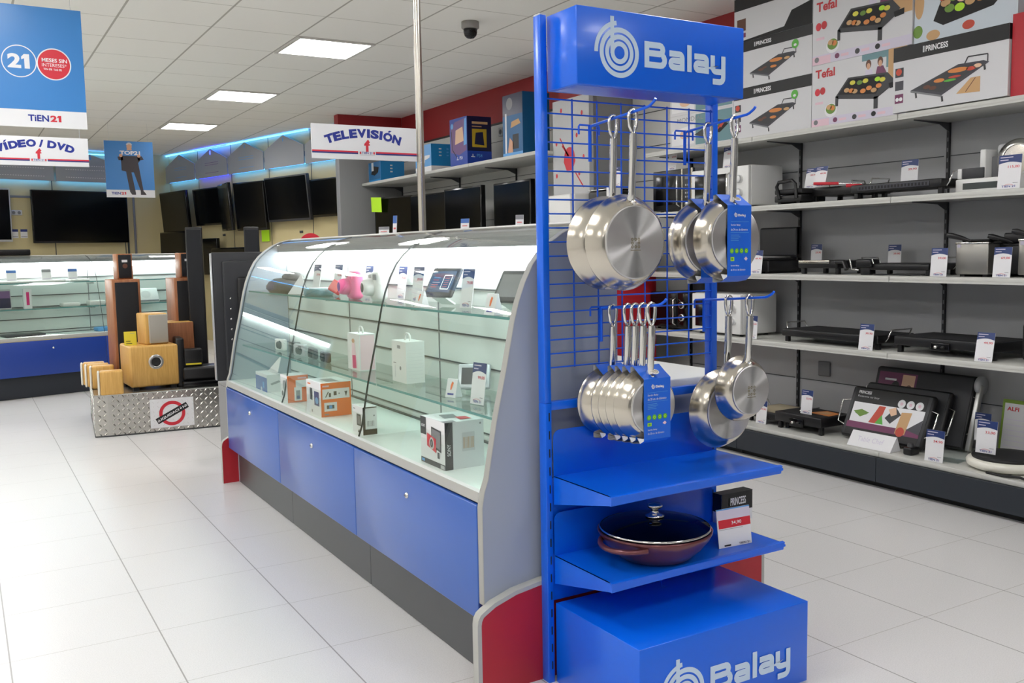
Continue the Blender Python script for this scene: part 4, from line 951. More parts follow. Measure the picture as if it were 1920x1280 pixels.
# --- hanging posters
def poster(label, w, h, loc, art, rz=0, cords=.2):
    t = thing('hanging_poster', label, 'poster', loc, rz)
    b = B(); b.box(-w/2, w/2, -.002, .002, 0, h, 'card_white'); b.build('sheet', t)
    b = B(); b.side('front', 0, .0042, 0); art(b, w, h); b.home().build('print', t)
    for x in (-w*.4, w*.4): b = B(); b.tube([(x, 0, h), (x, 0, h + cords)], .001, 'light_grey', 6); b.build('hanging_cord', t)
def tien(b, u, v, h, w, e=.0009):
    b.txt('TiEN', u, v, h, 'ink_blue', w*.62, .03, e); b.num21(u + w*.66, v, w*.36, h, 'ink_red', e)
def art_21(b, w, h):
    b.rect(-w/2, h*.145, w/2, h, 'poster_blue'); r = .083; cx = .025 - .0; cy = h*.54
    b.arc(-.06, cy, r*.94, r, 0, 360, 'card_white', .0009, 56); b.num21(-.06 - .054, cy - .036, .112, .074, 'card_white')
    b.dot(.105, cy - .004, r, 'card_white', .001, 56); b.dot(.105, cy - .004, r*.93, 'ink_red', .0013, 56)
    b.txt('MESES SIN', .105 - .058, cy + .006, .020, 'card_white', .122, .02, .0016); b.txt('INTERESES*', .105 - .058, cy - .018, .018, 'card_white', .118, .0, .0016); b.txt('TIN 0%', .105 - .052, cy - .036, .010, 'card_white', .042, .02, .0016); b.txt('TAE 0%', .105 - .004, cy - .037, .010, 'card_white', .040, .02, .0016)
    tien(b, -.035, h*.05, .034, .16)
poster('large blue hanging poster with 21 in a white ring and a red circle', .50, .625, (.405, 5.6, 1.945), art_21, cords=.226)
def art_top(b, w, h):
    b.rect(-w/2, h*.135, w/2, h, 'poster_blue'); c = .06*w
    b.poly([(-.02*w, h*.10), (.02*w, h*.05), (.10*w, h*.05), (.10*w, h*.08), (.03*w, h*.45), (.08*w, h*.45), (.20*w, h*.12), (.20*w, h*.05), (.32*w, h*.05), (.30*w, h*.08), (.26*w, h*.12), (.18*w, h*.62), (.22*w, h*.66), (.22*w, h*.74), (-.17*w, h*.74), (-.17*w, h*.48), (-.08*w, h*.46)], 'suit', .0009)
    b.poly([(-.22*w, h*.66), (-.24*w, h*.72), (-.14*w, h*.74), (-.12*w, h*.66)], 'suit', .0009); b.poly([(.18*w, h*.66), (.30*w, h*.68), (.26*w, h*.74), (.16*w, h*.74)], 'suit', .0009)
    b.rect(-.04*w, h*.84, .06*w, h*.87, 'skin', .0009); b.dot(.01*w, h*.91, .055*w, 'skin', .0012, ry=h*.055); b.arc(.01*w, h*.925, .03*w, .065*w, 10, 170, 'light_grey', .0014); b.dot(-.17*w, h*.745, .035*w, 'skin', .0012); b.dot(.20*w, h*.745, .035*w, 'skin', .0012)
    b.txt('TOP21', -.19*w, h*.76, h*.07, 'card_white', .42*w, .04, .0018); tien(b, -.40*w, h*.05, .045*h, .3*w)
poster('small blue poster of a suited man holding up TOP21 letters', .53, .645, (1.795, 11.7, 1.945), art_top, cords=.21)
# ================================================================ appliance boxes on the top shelf
def grill_art(b, u, v, w, h, foods, handle=True, legs=True):
    """perspective picture of a table grill inside u,v,w,h"""
    q = lambda x, y: (u + x * w, v + y * h)
    b.poly([q(0, .25), q(.08, .20), q(.42, .0), q(1.0, .62), q(.93, .68), q(.62, .70)], 'hotplate', .001)
    b.poly([q(.05, .27), q(.42, .07), q(.93, .62), q(.62, .66)], 'dark_grey', .0013)
    b.poly([q(0, .25), q(.42, .0), q(.42, -.05), q(0, .20)], 'mid_grey', .0012)
    if legs:
        for x, y in ((.07, .17), (.42, -.03), (.94, .58)): b.line([q(x, y), q(x + .01, y - .14)], w*.025, 'dark_grey', .0012)
    if handle: b.line([q(.70, .68), q(.74, .84), q(.98, .82), q(.98, .64)], w*.015, 'dark_grey', .0012)
    for x, y, rx, ry, m in foods: b.dot(u + x*w, v + y*h, rx*w, m, .0016, 14, ry*h)
F1 = [(.57, .52, .14, .07, 'food_orange'), (.80, .50, .06, .05, 'food_tan'), (.52, .30, .07, .05, 'food_orange'), (.25, .28, .06, .05, 'food_brown'), (.33, .33, .05, .04, 'food_brown')]
F2 = [(.62, .56, .13, .06, 'food_orange'), (.78, .54, .06, .05, 'food_red'), (.86, .58, .05, .05, 'peach'), (.38, .38, .07, .05, 'food_orange'), (.22, .27, .05, .05, 'food_brown'), (.30, .22, .05, .05, 'food_brown'), (.52, .34, .08, .03, 'green'), (.58, .41, .08, .03, 'food_red')]
def art_princess(b, w, d, h, big=False):
    b.side('front', w, d, h); bh = h * .22
    b.rect(0, h - bh, w, h, 'ink_black'); b.txt('PRINCESS', w*.30, h - bh*.68, bh*.4, 'card_white', w*.20, .03); b.rect(w*.275, h - bh*.7, w*.29, h - bh*.26, 'light_grey', .001)
    lu = w*.055
    for k, mm in enumerate(('dark_grey', 'hotplate', 'plum')): b.rect(lu - w*.035, h*(.54 - k*.2), lu + w*.045, h*(.68 - k*.2), mm)
    b.dot(lu, h*.62, w*.028, 'food_red', .001); b.dot(lu - w*.012, h*.2, w*.016, 'card_white', .001); b.dot(lu + w*.022, h*.2, w*.016, 'card_white', .001)
    if big: grill_art(b, w*.17, h*.16, w*.68, h*.58, F2); b.poly([(w*.58, h*.14), (w*.78, h*.12), (w*.78, h*.34), (w*.70, h*.34)], 'food_tan', .001); b.line([(w*.66, h*.15), (w*.74, h*.33)], w*.006, 'food_brown', .0013)
    else: grill_art(b, w*.22, h*.16, w*.6, h*.56, F1); b.dot(w*.80, h*.68, w*.042, 'green', .0018); b.dot(w*.80, h*.66, w*.018, 'card_white', .002, ry=w*.012)
    b.side('left', w, d, h).rect(0, h - bh, d, h, 'ink_black'); b.side('right', w, d, h).rect(0, h - bh, d, h, 'ink_black')
def art_tefal(b, w, d, h):
    b.side('front', w, d, h); b.rect(0, 0, w, h*.14, 'card_lilac'); b.rect(0, 0, w*.2, h*.12, 'card_pink', .0008); b.rect(w*.55, h*.74, w, h, 'teal', .0006); b.rect(w*.82, h*.45, w, h, 'food_tan', .0008); b.rect(w*.55, h*.58, w*.8, h*.9, 'card_grey', .0008)
    b.txt('Tefal', w*.04, h*.78, h*.14, 'tefal_red', w*.22, .03)
    b.dot(w*.62, h*.84, w*.028, 'food_brown', .0012, ry=h*.07); b.poly([(w*.58, h*.58), (w*.59, h*.76), (w*.66, h*.76), (w*.67, h*.58)], 'card_lilac', .001); b.dot(w*.74, h*.85, w*.028, 'food_brown', .0012, ry=h*.07); b.poly([(w*.68, h*.56), (w*.71, h*.78), (w*.77, h*.78), (w*.83, h*.58)], 'plum', .001); b.dot(w*.62, h*.81, w*.018, 'skin', .0014, ry=h*.05); b.dot(w*.74, h*.82, w*.018, 'skin', .0014, ry=h*.05)
    q = lambda x, y: (w*(.27 + .62*x), h*(.24 + .46*y))
    b.poly([q(0, .42), q(.22, 1.0), q(.88, .92), q(1.0, .62), q(.92, .42), q(.70, .12), q(.05, .34)], 'dark_grey', .0014); b.poly([q(.05, .48), q(.24, .94), q(.84, .86), q(.70, .28)], 'black_matte', .0017)
    b.rect(*q(0, .1), *q(.05, .44), 'dark_grey', .0014); b.rect(*q(.66, -.2), *q(.73, .2), 'dark_grey', .0014); b.poly([q(.9, .55), q(1.06, .6), q(1.06, .42), q(.92, .38)], 'black_matte', .0016)
    for x, y, m in ((.30, .80, 'food_yellow'), (.42, .76, 'leaf_green'), (.52, .78, 'food_yellow'), (.72, .76, 'lime'), (.80, .72, 'food_yellow'), (.2, .58, 'food_tan'), (.28, .54, 'food_orange'), (.34, .5, 'food_tan'), (.48, .46, 'food_orange'), (.58, .52, 'food_orange'), (.66, .42, 'food_tan'), (.74, .54, 'food_orange')): b.dot(*q(x, y), w*.030, m, .002, 12, h*.035)
    b.dot(w*.065, h*.56, w*.03, 'ink_red', .001, ry=h*.06); b.dot(w*.125, h*.57, w*.03, 'tefal_red', .001, ry=h*.06); b.rect(w*.04, h*.36, w*.13, h*.40, 'card_pink')
    b.dot(w*.22, h*.24, w*.07, 'card_white', .001, ry=h*.11); b.dot(w*.22, h*.26, w*.055, 'leaf_green', .0013, ry=h*.08); b.dot(w*.2, h*.29, w*.03, 'food_tan', .0016, ry=h*.04); b.dot(w*.24, h*.27, w*.025, 'food_orange', .0016, ry=h*.04)
    for x, m in ((.05, 'mid_grey'), (.27, 'plum'), (.48, 'dark_grey'), (.68, 'ink_black')): b.dot(w*x, h*.075, w*.025, m, .0012, 12, h*.04); b.rect(w*(x + .04), h*.05, w*(x + .12), h*.09, 'card_pink', .001)
    b.side('right', w, d, h).txt('Tefal', d*.5, h*.5, d*.16, 'tefal_red', h*.5, .03, rot=90, ctr=True)
def art_bbq(b, w, d, h):
    b.side('front', w, d, h).rect(0, 0, w, h, 'bbq_bg'); b.rect(w*.28, h*.7, w*.42, h, 'lime', .0008); b.dot(w*.05, h*.65, w*.05, 'food_tan', .0008, ry=h*.25); b.dot(w*.04, h*.2, w*.05, 'leaf_green', .0008, ry=h*.1)
    b.poly([(w*.2, h*.32), (w*.3, h*.22), (w*.78, h*.34), (w*.95, h*.62), (w*.98, h*.85), (w*.85, h*.9), (w*.3, h*.72)], 'black_matte', .001)
    for x, y, m in ((.32, .56, 'food_tan'), (.40, .62, 'leaf_green'), (.48, .58, 'peach'), (.55, .66, 'food_orange'), (.62, .62, 'green'), (.7, .68, 'leaf_green'), (.76, .75, 'peach'), (.36, .46, 'leaf_green'), (.46, .44, 'lime'), (.56, .5, 'food_tan'), (.66, .52, 'food_orange'), (.72, .55, 'food_tan'), (.3, .66, 'food_red'), (.84, .82, 'food_tan'), (.5, .72, 'food_tan')): b.dot(w*x, h*y, w*.05, m, .0014, 12, h*.065)
    b.dot(w*.55, h*.14, w*.06, 'food_red', .001, ry=h*.07); b.dot(w*.2, h*.1, w*.07, 'food_tan', .001, ry=h*.08)
def art_mondial(b, w, d, h):
    b.side('front', w, d, h); b.txt('MONDIAL', w*.12, h*.78, h*.13, 'ink_grey', w*.42, .0); b.poly([(w*.03, h*.55), (w*.4, h*.68), (w*.4, h*.1), (w*.03, h*.1)], 'card_white'); b.dot(w*.25, h*.4, w*.09, 'peach', .001, ry=h*.14)
    b.rect(w*.42, h*.05, w*.98, h*.95, 'teal', .0005); b.poly([(w*.4, h*.35), (w*.75, h*.7), (w*.95, h*.6), (w*.6, h*.2)], 'dark_grey', .001); b.poly([(w*.62, h*.36), (w*.78, h*.62), (w*.93, h*.52), (w*.8, h*.3)], 'black_matte', .0013)
    for k, m in enumerate(('food_yellow', 'leaf_green', 'food_red', 'food_red')): b.line([(w*(.66 + k*.05), h*(.3 + k*.05)), (w*(.78 + k*.03), h*(.55 + k*.02))], w*.022, m, .0016)
def shelf_box(name, label, y0, y1, z, h, xf, d, m, art, group=None, cat='box'):
    w = y1 - y0; b = B(); b.box(-w/2, w/2, -d/2, d/2, 0, h, m)
    if art: art(b, w, d, h)
    return tag(b.home().build(name, loc=(xf + d/2, (y0 + y1)/2, z), rz=-90), label, cat, group)
ZT = Z1 + .001
shelf_box('grill_box', 'white grill carton with green badge, bottom one of the stack right of the header', 3.662, 4.262, ZT, .297, 4.12, .36, 'card_grey', art_princess)
shelf_box('grill_box', 'white grill carton with green badge, middle one of the stack right of the header', 3.662, 4.262, ZT + .298, .268, 4.12, .36, 'card_grey', art_princess)
def art_plate(b, w, d, h):
    b.side('front', w, d, h); b.rect(0, h*.72, w, h, 'ink_black'); b.txt('PRINCESS', w*.4, h*.8, h*.1, 'card_white', w*.2, .03); b.poly([(w*.02, h*.02), (w*.66, h*.1), (w*.75, h*.40), (w, h*.5), (w, 0), (w*.02, -0.0)], 'black_matte'); b.rect(w*.04, h*.25, w*.16, h*.52, 'food_brown'); b.rect(w*.04, h*.1, w*.16, h*.2, 'plum')
shelf_box('grill_box', 'black and white carton on top of the stack right of the stand header', 3.662, 4.262, ZT + .567, .26, 4.12, .36, 'card_grey', art_plate)
shelf_box('grill_box', 'white carton with red lettering and vegetable grill print, lower of two', 3.06, 3.658, ZT, .333, 4.12, .36, 'card_grey', art_tefal)
shelf_box('grill_box', 'white carton with red lettering, upper of two, with dark red side edge', 3.035, 3.658, ZT + .334, .36, 4.12, .36, 'card_grey', art_tefal)
shelf_box('grill_box', 'large white grill carton with black band, at the front of the shelf at right', 2.520, 3.118, ZT + .006, .318, 4.095, .38, 'card_grey', lambda b, w, d, h: art_princess(b, w, d, h, True))
shelf_box('grill_box', 'picture carton of a food laden grill above the large white one', 2.505, 3.03, ZT + .325, .30, 4.13, .36, 'bbq_bg', art_bbq)
def art_red(b, w, d, h):
    b.side('front', w, d, h); b.dot(w*.42, h*.72, w*.2, 'dark_grey', ry=h*.12); b.dot(w*.44, h*.72, w*.15, 'black_matte', .001, ry=h*.1); b.poly([(w*.2, h*.5), (w*.55, h*.6), (w*.8, h*.4), (w*.45, h*.34)], 'food_tan'); b.rect(w*.2, h*.24, w*.8, h*.32, 'card_white')
shelf_box('grill_box', 'bright red appliance carton cut by the right edge of the view', 2.10, 2.515, ZT, .36, 4.11, .36, 'skirt_red', art_red)
shelf_box('grill_box', 'white carton with MONDIAL lettering behind the right post, lower of two', 4.275, 4.862, ZT, .212, 4.13, .34, 'card_grey', art_mondial)
shelf_box('grill_box', 'white carton with MONDIAL lettering behind the right post, upper of two', 4.275, 4.862, ZT + .213, .19, 4.13, .34, 'card_grey', art_mondial)
# ================================================================ appliances
def cord(name, pts, label, r=.004, m='black_matte'):
    b = B(); b.tube(pts, r, m, 8); return tag(b.build(name), label, 'cable')
def microwave(label, x, y, z, w, h, d, body, door, style):
    t = thing('microwave_oven', label, 'microwave', (x, y, z), -90)
    b = B(); b.box(-w/2, w/2, -d/2 + .02, d/2, .014, h, body, .008); b.build('body', t)
    for sx in (-1, 1):
        for sy in (-1, 1): b = B(); b.lathe([(0, 0), (.012, 0), (.012, .015), (0, .015)], 'black_matte', 12, c=(sx*(w/2 - .04), sy*(d/2 - .05), 0)); b.build('foot', t)
    dw = w * .72; yf = -d/2
    b = B(); b.box(-w/2 + .002, -w/2 + dw, yf, yf + .022, .016, h - .003, door, .006)
    b.box(-w/2 + .035, -w/2 + dw - .045, yf - .002, yf + .001, .05, h - .04, 'black_gloss', .01); dr = b.build('door', t)
    if style == 'arc':   # white door with a curved right side
        b = B(); b.prism([(-w/2 + dw - .07 + .02*math.sin(PI*k/8) * -1, .03 + (h - .055)*k/8) for k in range(9)] + [(-w/2 + dw, h - .01), (-w/2 + dw, .02)], yf - .012, yf, door, 'y'); b.build('door_grip', dr)
    else:
        b = B(); b.tube([(-w/2 + dw - .02, yf, .04), (-w/2 + dw - .02, yf - .022, .05), (-w/2 + dw - .02, yf - .022, h - .05), (-w/2 + dw - .02, yf, h - .04)], .006, 'chrome', 8); b.build('door_handle', dr)
    b = B(); b.box(-w/2 + dw + .002, w/2 - .002, yf, yf + .022, .016, h - .003, door if style != 'bars' else 'dark_grey', .004)
    if style == 'bars': b.box(-w/2 + dw + .002, -w/2 + dw + .016, yf - .004, yf, .016, h - .003, 'steel'); b.box(w/2 - .016, w/2 - .002, yf - .004, yf, .016, h - .003, 'steel')
    cp = b.build('control_panel', t); cx = -w/2 + dw + (w - dw)/2
    if style in ('knobs', 'arc', 'dark'):
        for zk in (h*.36, h*.68):
            b = B(); b.lathe([(0, -.022), (.018, -.021), (.022, -.014), (.024, 0)], 'white_plastic' if style != 'dark' else 'black_plastic', 22, 'y', (cx, yf, zk)); b.lathe([(.019, -.0215), (.022, -.0225), (.0245, -.012)], 'chrome' if style == 'dark' else 'light_grey', 22, 'y', (cx, yf, zk)); b.build('knob', cp)
    else:
        b = B(); b.side('front', 0, -2*yf*1.0 + .002, 0); b.rect(cx - .022, h*.74, cx + .022, h*.86, 'mid_grey')
        for i in range(2):
            for j in range(4): b.rect(cx - .018 + i*.022, h*(.32 + j*.09), cx - .006 + i*.022, h*(.36 + j*.09), 'light_grey')
        b.home().build('buttons', cp)
        b = B(); b.lathe([(0, -.012), (.014, -.012), (.017, 0)], 'chrome', 18, 'y', (cx, yf, h*.18)); b.build('knob', cp)
    return t
microwave('steel and black microwave with button panel behind the upper left pans', 4.32, 4.866, Z2, .41, .285, .34, 'mid_grey', 'black_plastic', 'bars')
microwave('white microwave with dark door and two dials between post and upper right pans', 4.265, 4.39, Z2, .51, .255, .29, 'white_plastic', 'white_plastic', 'knobs')
microwave('black microwave with two chrome ringed knobs seen through the grid', 4.31, 4.88, Z4, .40, .255, .36, 'black_plastic', 'black_gloss', 'dark')
microwave('white microwave with curved door edge on the fourth shelf behind the lower right pans', 4.25, 4.39, Z4, .44, .262, .31, 'white_plastic', 'white_plastic', 'arc')
# price cards on and below the shelves
price_card('price card on the steel microwave behind the upper left pans', (4.20, 4.93, Z2 + .286), -90, '69,00', tilt=-6)
price_card('price card on the white microwave right of the stand post', (4.20, 4.40, Z2 + .256), -90, '59,00', tilt=-6)
b = B(); b.box(3.86, 4.125, 5.14, 5.62, .02, 1.45, 'mid_grey', .006); b.box(3.853, 3.861, 5.145, 5.615, .06, 1.44, 'light_grey', .003)
tag(b.build('grey_cabinet'), 'grey cabinet under the small black appliance, beside the red end panel', 'cabinet')
t = thing('countertop_appliance', 'small black and white appliance seen through the grid left of the microwaves', 'appliance', (3.99, 5.33, 1.451), -90)
b = B(); b.box(-.13, .13, -.11, .11, 0, .2, 'black_plastic', .012, 3); b.box(-.12, .12, -.112, -.108, .02, .12, 'dark_grey', .003); b.box(.09, .132, -.114, .0, .0, .225, 'white_plastic', .008); b.build('body', t)
b = B(); b.box(-.13, .09, -.09, .1, .2, .215, 'black_gloss', .004); b.box(-.12, .08, -.112, -.09, .205, .213, 'chrome', .003); b.build('lid', t)
price_card('shiny white price card on top of the small black and white appliance', (3.97, 5.25, 1.677), -84, '49,90', tilt=-5)
# --- small sandwich grill with upright handle
def low_grill(label, x, y, z, w, d, h, plate='black_matte', loops=True, legs=True, knob=False, name='table_grill', sleeve=None):
    t = thing(name, label, 'grill', (x, y, z), -90)
    b = B(); b.box(-w/2, w/2, -d/2, d/2, h*.45, h, 'black_plastic', .006); b.box(-w/2 + .015, w/2 - .015, -d/2 + .015, d/2 - .015, h - .002, h + .001, plate); b.build('plate', t)
    for sx in (-1, 1):
        for sy in (-1, 1): b = B(); b.box(sx*(w/2 - .02) - .012, sx*(w/2 - .02) + .012, sy*(d/2 - .03) - .012, sy*(d/2 - .03) + .012, 0, h*.5, 'black_plastic', .003); b.build('foot', t)
    if loops:
        for sx in (-1, 1):
            b = B(); b.tube([(sx*w/2*.98, -d*.28, h*.5), (sx*(w/2 + .012), -d*.28, h*.8), (sx*(w/2 + .03), -d*.26, h + .03), (sx*(w/2 + .035), d*.26, h + .03), (sx*(w/2 + .012), d*.28, h*.8), (sx*w/2*.98, d*.28, h*.5)], .004, 'chrome', 8); b.build('carry_handle', t)
    if knob:
        b = B(); b.box(-.05, .05, -d/2 - .012, -d/2, h*.3, h*.8, 'black_gloss', .004); b.lathe([(0, -.012), (.008, -.011), (.008, 0)], 'chrome', 14, 'y', (-.02, -d/2 - .012, h*.55)); b.lathe([(0, -.012), (.008, -.011), (.008, 0)], 'black_plastic', 14, 'y', (.02, -d/2 - .012, h*.55)); b.build('control', t)
    return t
t = thing('sandwich_grill', 'small black grill with large upright handle beside the white microwave', 'grill', (4.16, 3.79, Z2), -90)
b = B(); b.box(-.10, .10, -.08, .12, .012, .05, 'black_plastic', .006); b.box(-.10, .10, -.08, .12, .056, .085, 'black_matte', .008); b.build('body', t)
b = B(); b.tube([(-.055, -.085, .03), (-.075, -.088, .10), (-.06, -.088, .125), (.04, -.088, .130), (.062, -.085, .11), (.07, -.085, .03)], .010, 'black_plastic', 10); b.build('handle', t)
for x in (-.07, .07): b = B(); b.box(x - .012, x + .012, -.07, .1, 0, .013, 'black_matte'); b.build('foot', t)
# raclette with red spatula handles
t = low_grill('black raclette grill with two red spatula handles under the tilted price cards', 4.30, 3.54, Z2, .34, .26, .085, loops=True)
b = B(); b.tube([(4.16, 3.50, Z2 + .098), (4.10, 3.62, Z2 + .103)], .0085, 'ink_red', 10); b.tube([(4.25, 3.40, Z2 + .092), (4.16, 3.50, Z2 + .098)], .004, 'chrome', 8); tag(b.build('spatula'), 'red handled spatula lying on the raclette, left one by the cards', 'spatula')
b = B(); b.tube([(4.14, 3.33, Z2 + .073), (4.10, 3.40, Z2 + .078)], .009, 'ink_red', 10); b.tube([(4.2, 3.37, Z2 + .09), (4.14, 3.345, Z2 + .075)], .004, 'chrome', 8); tag(b.build('spatula'), 'red handled spatula between raclette and long grill', 'spatula')
t = low_grill('long black barbecue grill with chrome end loops on the second shelf', 4.18, 3.09, Z2, .53, .20, .075, loops=True)
b = B(); b.box(-.22, .20, -.1025, -.0995, .044, .066, 'hotplate')
for k in range(21): b.box(-.21 + k*.0195, -.20 + k*.0195, -.1035, -.1020, .048, .062, 'black_matte')
b.build('perforated_edge', t)
price_card('blue headed price card standing on the raclette, left of two', (4.18, 3.72, Z2 + .0865), -90, '39,90', tilt=-12, h=.115, w=.078)
price_card('shiny blue headed price card standing on the raclette, right of two', (4.13, 3.61, Z2 + .0865), -90, '49,90', tilt=-14, h=.115)
price_card('price card behind the long black barbecue grill', (4.285, 3.155, Z2 + .06), -90, '39,90', tilt=-4, w=.1)
price_card('large price card in front of the food slicer', (4.06, 2.48, Z2 + .001), -90, '115,00', tilt=-5, w=.105, h=.15)
# food slicer
t = thing('food_slicer', 'white food slicer with round steel blade on the second shelf at right', 'slicer', (4.25, 2.60, Z2), -90)
b = B(); b.box(-.20, .20, -.10, .10, .0, .065, 'white_plastic', .006); b.box(-.16, .03, -.1012, -.099, .015, .045, 'slot_dark'); b.build('base', t)
b = B(); b.box(-.13, -.10, -.02, .08, .066, .205, 'white_plastic', .006); b.box(-.10, .0, .03, .04, .07, .17, 'mid_grey', .003); b.build('stop_plate', t)
b = B(); b.box(-.19, -.17, -.1, .03, .066, .115, 'white_plastic', .003); b.box(-.17, -.06, -.095, -.085, .066, .115, 'dark_grey', .003); b.build('sliding_tray', t)
b = B(); b.box(-.09, .2, .045, .1, .066, .23, 'light_grey', .02, 3); b.build('motor_housing', t)
b = B(); b.lathe([(0, 0), (.07, 0), (.095, .004), (.098, .012), (.07, .016), (0, .016)], 'steel', 44, 'y', (.03, .015, .145)); b.lathe([(.068, -.003), (.094, -.001), (.094, .002), (.068, .002)], 'chrome', 44, 'y', (.03, .015, .145)); b.lathe([(0, -.012), (.012, -.01), (.014, 0)], 'chrome', 18, 'y', (.03, .015, .145)); b.build('blade', t)
# ---- third shelf
t = thing('contact_grill', 'dark grey contact grill with lid standing open behind the sleeved upper pans', 'grill', (4.26, 4.12, Z3), -90)
b = B(); b.box(-.15, .15, -.14, .14, .012, .075, 'black_plastic', .008); b.box(-.13, .13, -.12, .12, .075, .09, 'black_matte', .004); b.build('base', t)
b = B(); b.box(-.15, .15, .09, .13, .10, .275, 'dark_grey', .012, 3); b.box(.10, .15, .095, .14, .09, .275, 'black_plastic', .006); b.build('lid', t)
for x in (-.12, .12): b = B(); b.box(x - .015, x + .015, -.12, .12, 0, .013, 'black_matte'); b.build('foot', t)
price_card('bright white price card left of the open contact grill on the third shelf', (4.07, 4.025, Z3 + .001), -78, '49,90', tilt=-8)
t = low_grill('black sandwich grill with silver front edge on the third shelf', 4.27, 3.63, Z3, .28, .24, .075, loops=False)
b = B(); b.box(-.13, .09, -.131, -.121, .060, .078, 'steel', .003); b.build('silver_edge', t)
b = B(); b.tube([(.13, -.12, .07), (.20, -.14, .07), (.225, -.15, .03)], .012, 'black_plastic', 10); b.build('handle', t)
t = low_grill('black grill with bent chrome handle in the middle of the third shelf', 4.28, 3.14, Z3, .42, .26, .06, loops=True)
t2 = thing('grill_handle_unit', 'black clip-on control with chrome bracket lying on the third shelf', 'control unit', (4.16, 3.31, Z3), -90)
b = B(); b.box(-.05, .05, -.03, .05, .04, .085, 'black_plastic', .012, 3); b.box(-.03, .03, -.01, .04, 0, .04, 'black_plastic', .004); b.build('housing', t2)
b = B(); b.tube([(-.075, -.04, .085), (-.055, -.045, .03), (-.01, -.045, .026)], .004, 'chrome', 8); b.tube([(.06, -.03, .085), (.07, -.03, .06)], .004, 'chrome', 8); b.build('bracket', t2)
cord('power_cable', [(4.13, 3.24, Z3 + .005), (4.12, 3.18, Z3 + .005), (4.14, 3.10, Z3 + .006), (4.12, 3.02, Z3 + .005), (4.16, 2.98, Z3 + .005)], 'black power cable in loops on the third shelf')
price_card('price card mostly hidden behind the sandwich grill on the third shelf', (4.40, 3.86, Z3 + .03), -90, '29,90', tilt=-3)
price_card('price card mostly hidden behind the clip-on control on the third shelf', (4.40, 3.32, Z3 + .02), -90, '39,90', tilt=-3)
price_card('price card left of the steel deep fryer', (4.08, 2.83, Z3 + .001), -84, '39,00', tilt=-6)
price_card('price card right of the steel deep fryer', (4.08, 2.512, Z3 + .001), -88, '69,00', tilt=-6)
def fryer(label, x, y, w, d, h, m, lid):
    t = thing('deep_fryer', label, 'fryer', (x, y, Z3), -90)
    b = B(); b.box(-w/2, w/2, -d/2, d/2, .012, h, m, .006); b.box(-w/2 - .002, w/2 + .002, -d/2 - .002, d/2 + .002, h - .012, h, 'chrome' if m == 'brushed' else m, .003)
    if m == 'brushed':
        b.side('front', w, d, h).rect(w*.05, h*.84, w*.16, h*.94, 'card_lilac'); b.home()
    b.build('housing', t)
    for sx in (-1, 1): b = B(); b.box(sx*w*.35 - .012, sx*w*.35 + .012, -d*.4, d*.4, 0, .012, 'black_matte'); b.build('foot', t)
    b = B(); b.box(-w/2 + .01, w/2 - .01, -d/2 + .03, d/2 - .01, h, h + (.012 if not lid else .05), 'black_plastic', .008); b.build('lid', t)
    b = B(); b.tube([(0, -d/2 - .01, h + .004), (-.03, -d/2 - .03, h + .018), (-.07, -d/2 - .06, h + .032), (-.085, -d/2 - .07, h + .036)], .011, 'black_plastic', 10, rr=[.006, .011, .014, .009]); b.build('basket_handle', t)
fryer('brushed steel deep fryer with black handle on the third shelf', 4.22, 2.685, .165, .20, .165, 'brushed', False)
fryer('black deep fryer with raised lid behind the price card', 4.34, 2.535, .16, .26, .155, 'black_plastic', True)
fryer('light steel deep fryer cut by the right edge of the view', 4.22, 2.36, .19, .22, .175, 'brushed', False)
# ---- fourth shelf
t = low_grill('large black hotplate with chrome end loops on the fourth shelf, left of the toaster', 4.26, 3.52, Z4, .66, .30, .075, loops=True)
t = low_grill('black hotplate on legs nearer the right edge of the fourth shelf', 4.28, 2.83, Z4, .54, .32, .085, loops=False, knob=True)
price_card('price card in front of the large black hotplate', (4.07, 3.235, Z4 + .001), -84, '39,90', tilt=-8)
price_card('price card in front of the hotplate on legs, yellowish', (4.07, 2.58, Z4 + .001), -84, '44,90', tilt=-12)
price_card('price card leaning against the front of the white microwave on the fourth shelf', (4.085, 4.065, Z4 + .001), -90, '79,00', tilt=-4)
t = thing('toaster', 'steel and black toaster at the right edge of the fourth shelf', 'toaster', (4.22, 2.325, Z4), -90)
b = B(); b.box(-.12, .12, -.08, .08, .014, .19, 'black_plastic', .02, 3); b.box(-.10, .10, -.082, -.079, .02, .165, 'brushed', .004); b.box(-.08, .08, -.045, -.02, .188, .191, 'slot_dark'); b.box(-.08, .08, .02, .045, .188, .191, 'slot_dark'); b.build('body', t)
b = B(); b.lathe([(0, -.01), (.007, -.009), (.007, 0)], 'black_gloss', 14, 'y', (-.065, -.082, .06)); b.build('knob', t)
for sx in (-1, 1): b = B(); b.box(sx*.09 - .012, sx*.09 + .012, -.06, .06, 0, .015, 'black_matte'); b.build('foot', t)
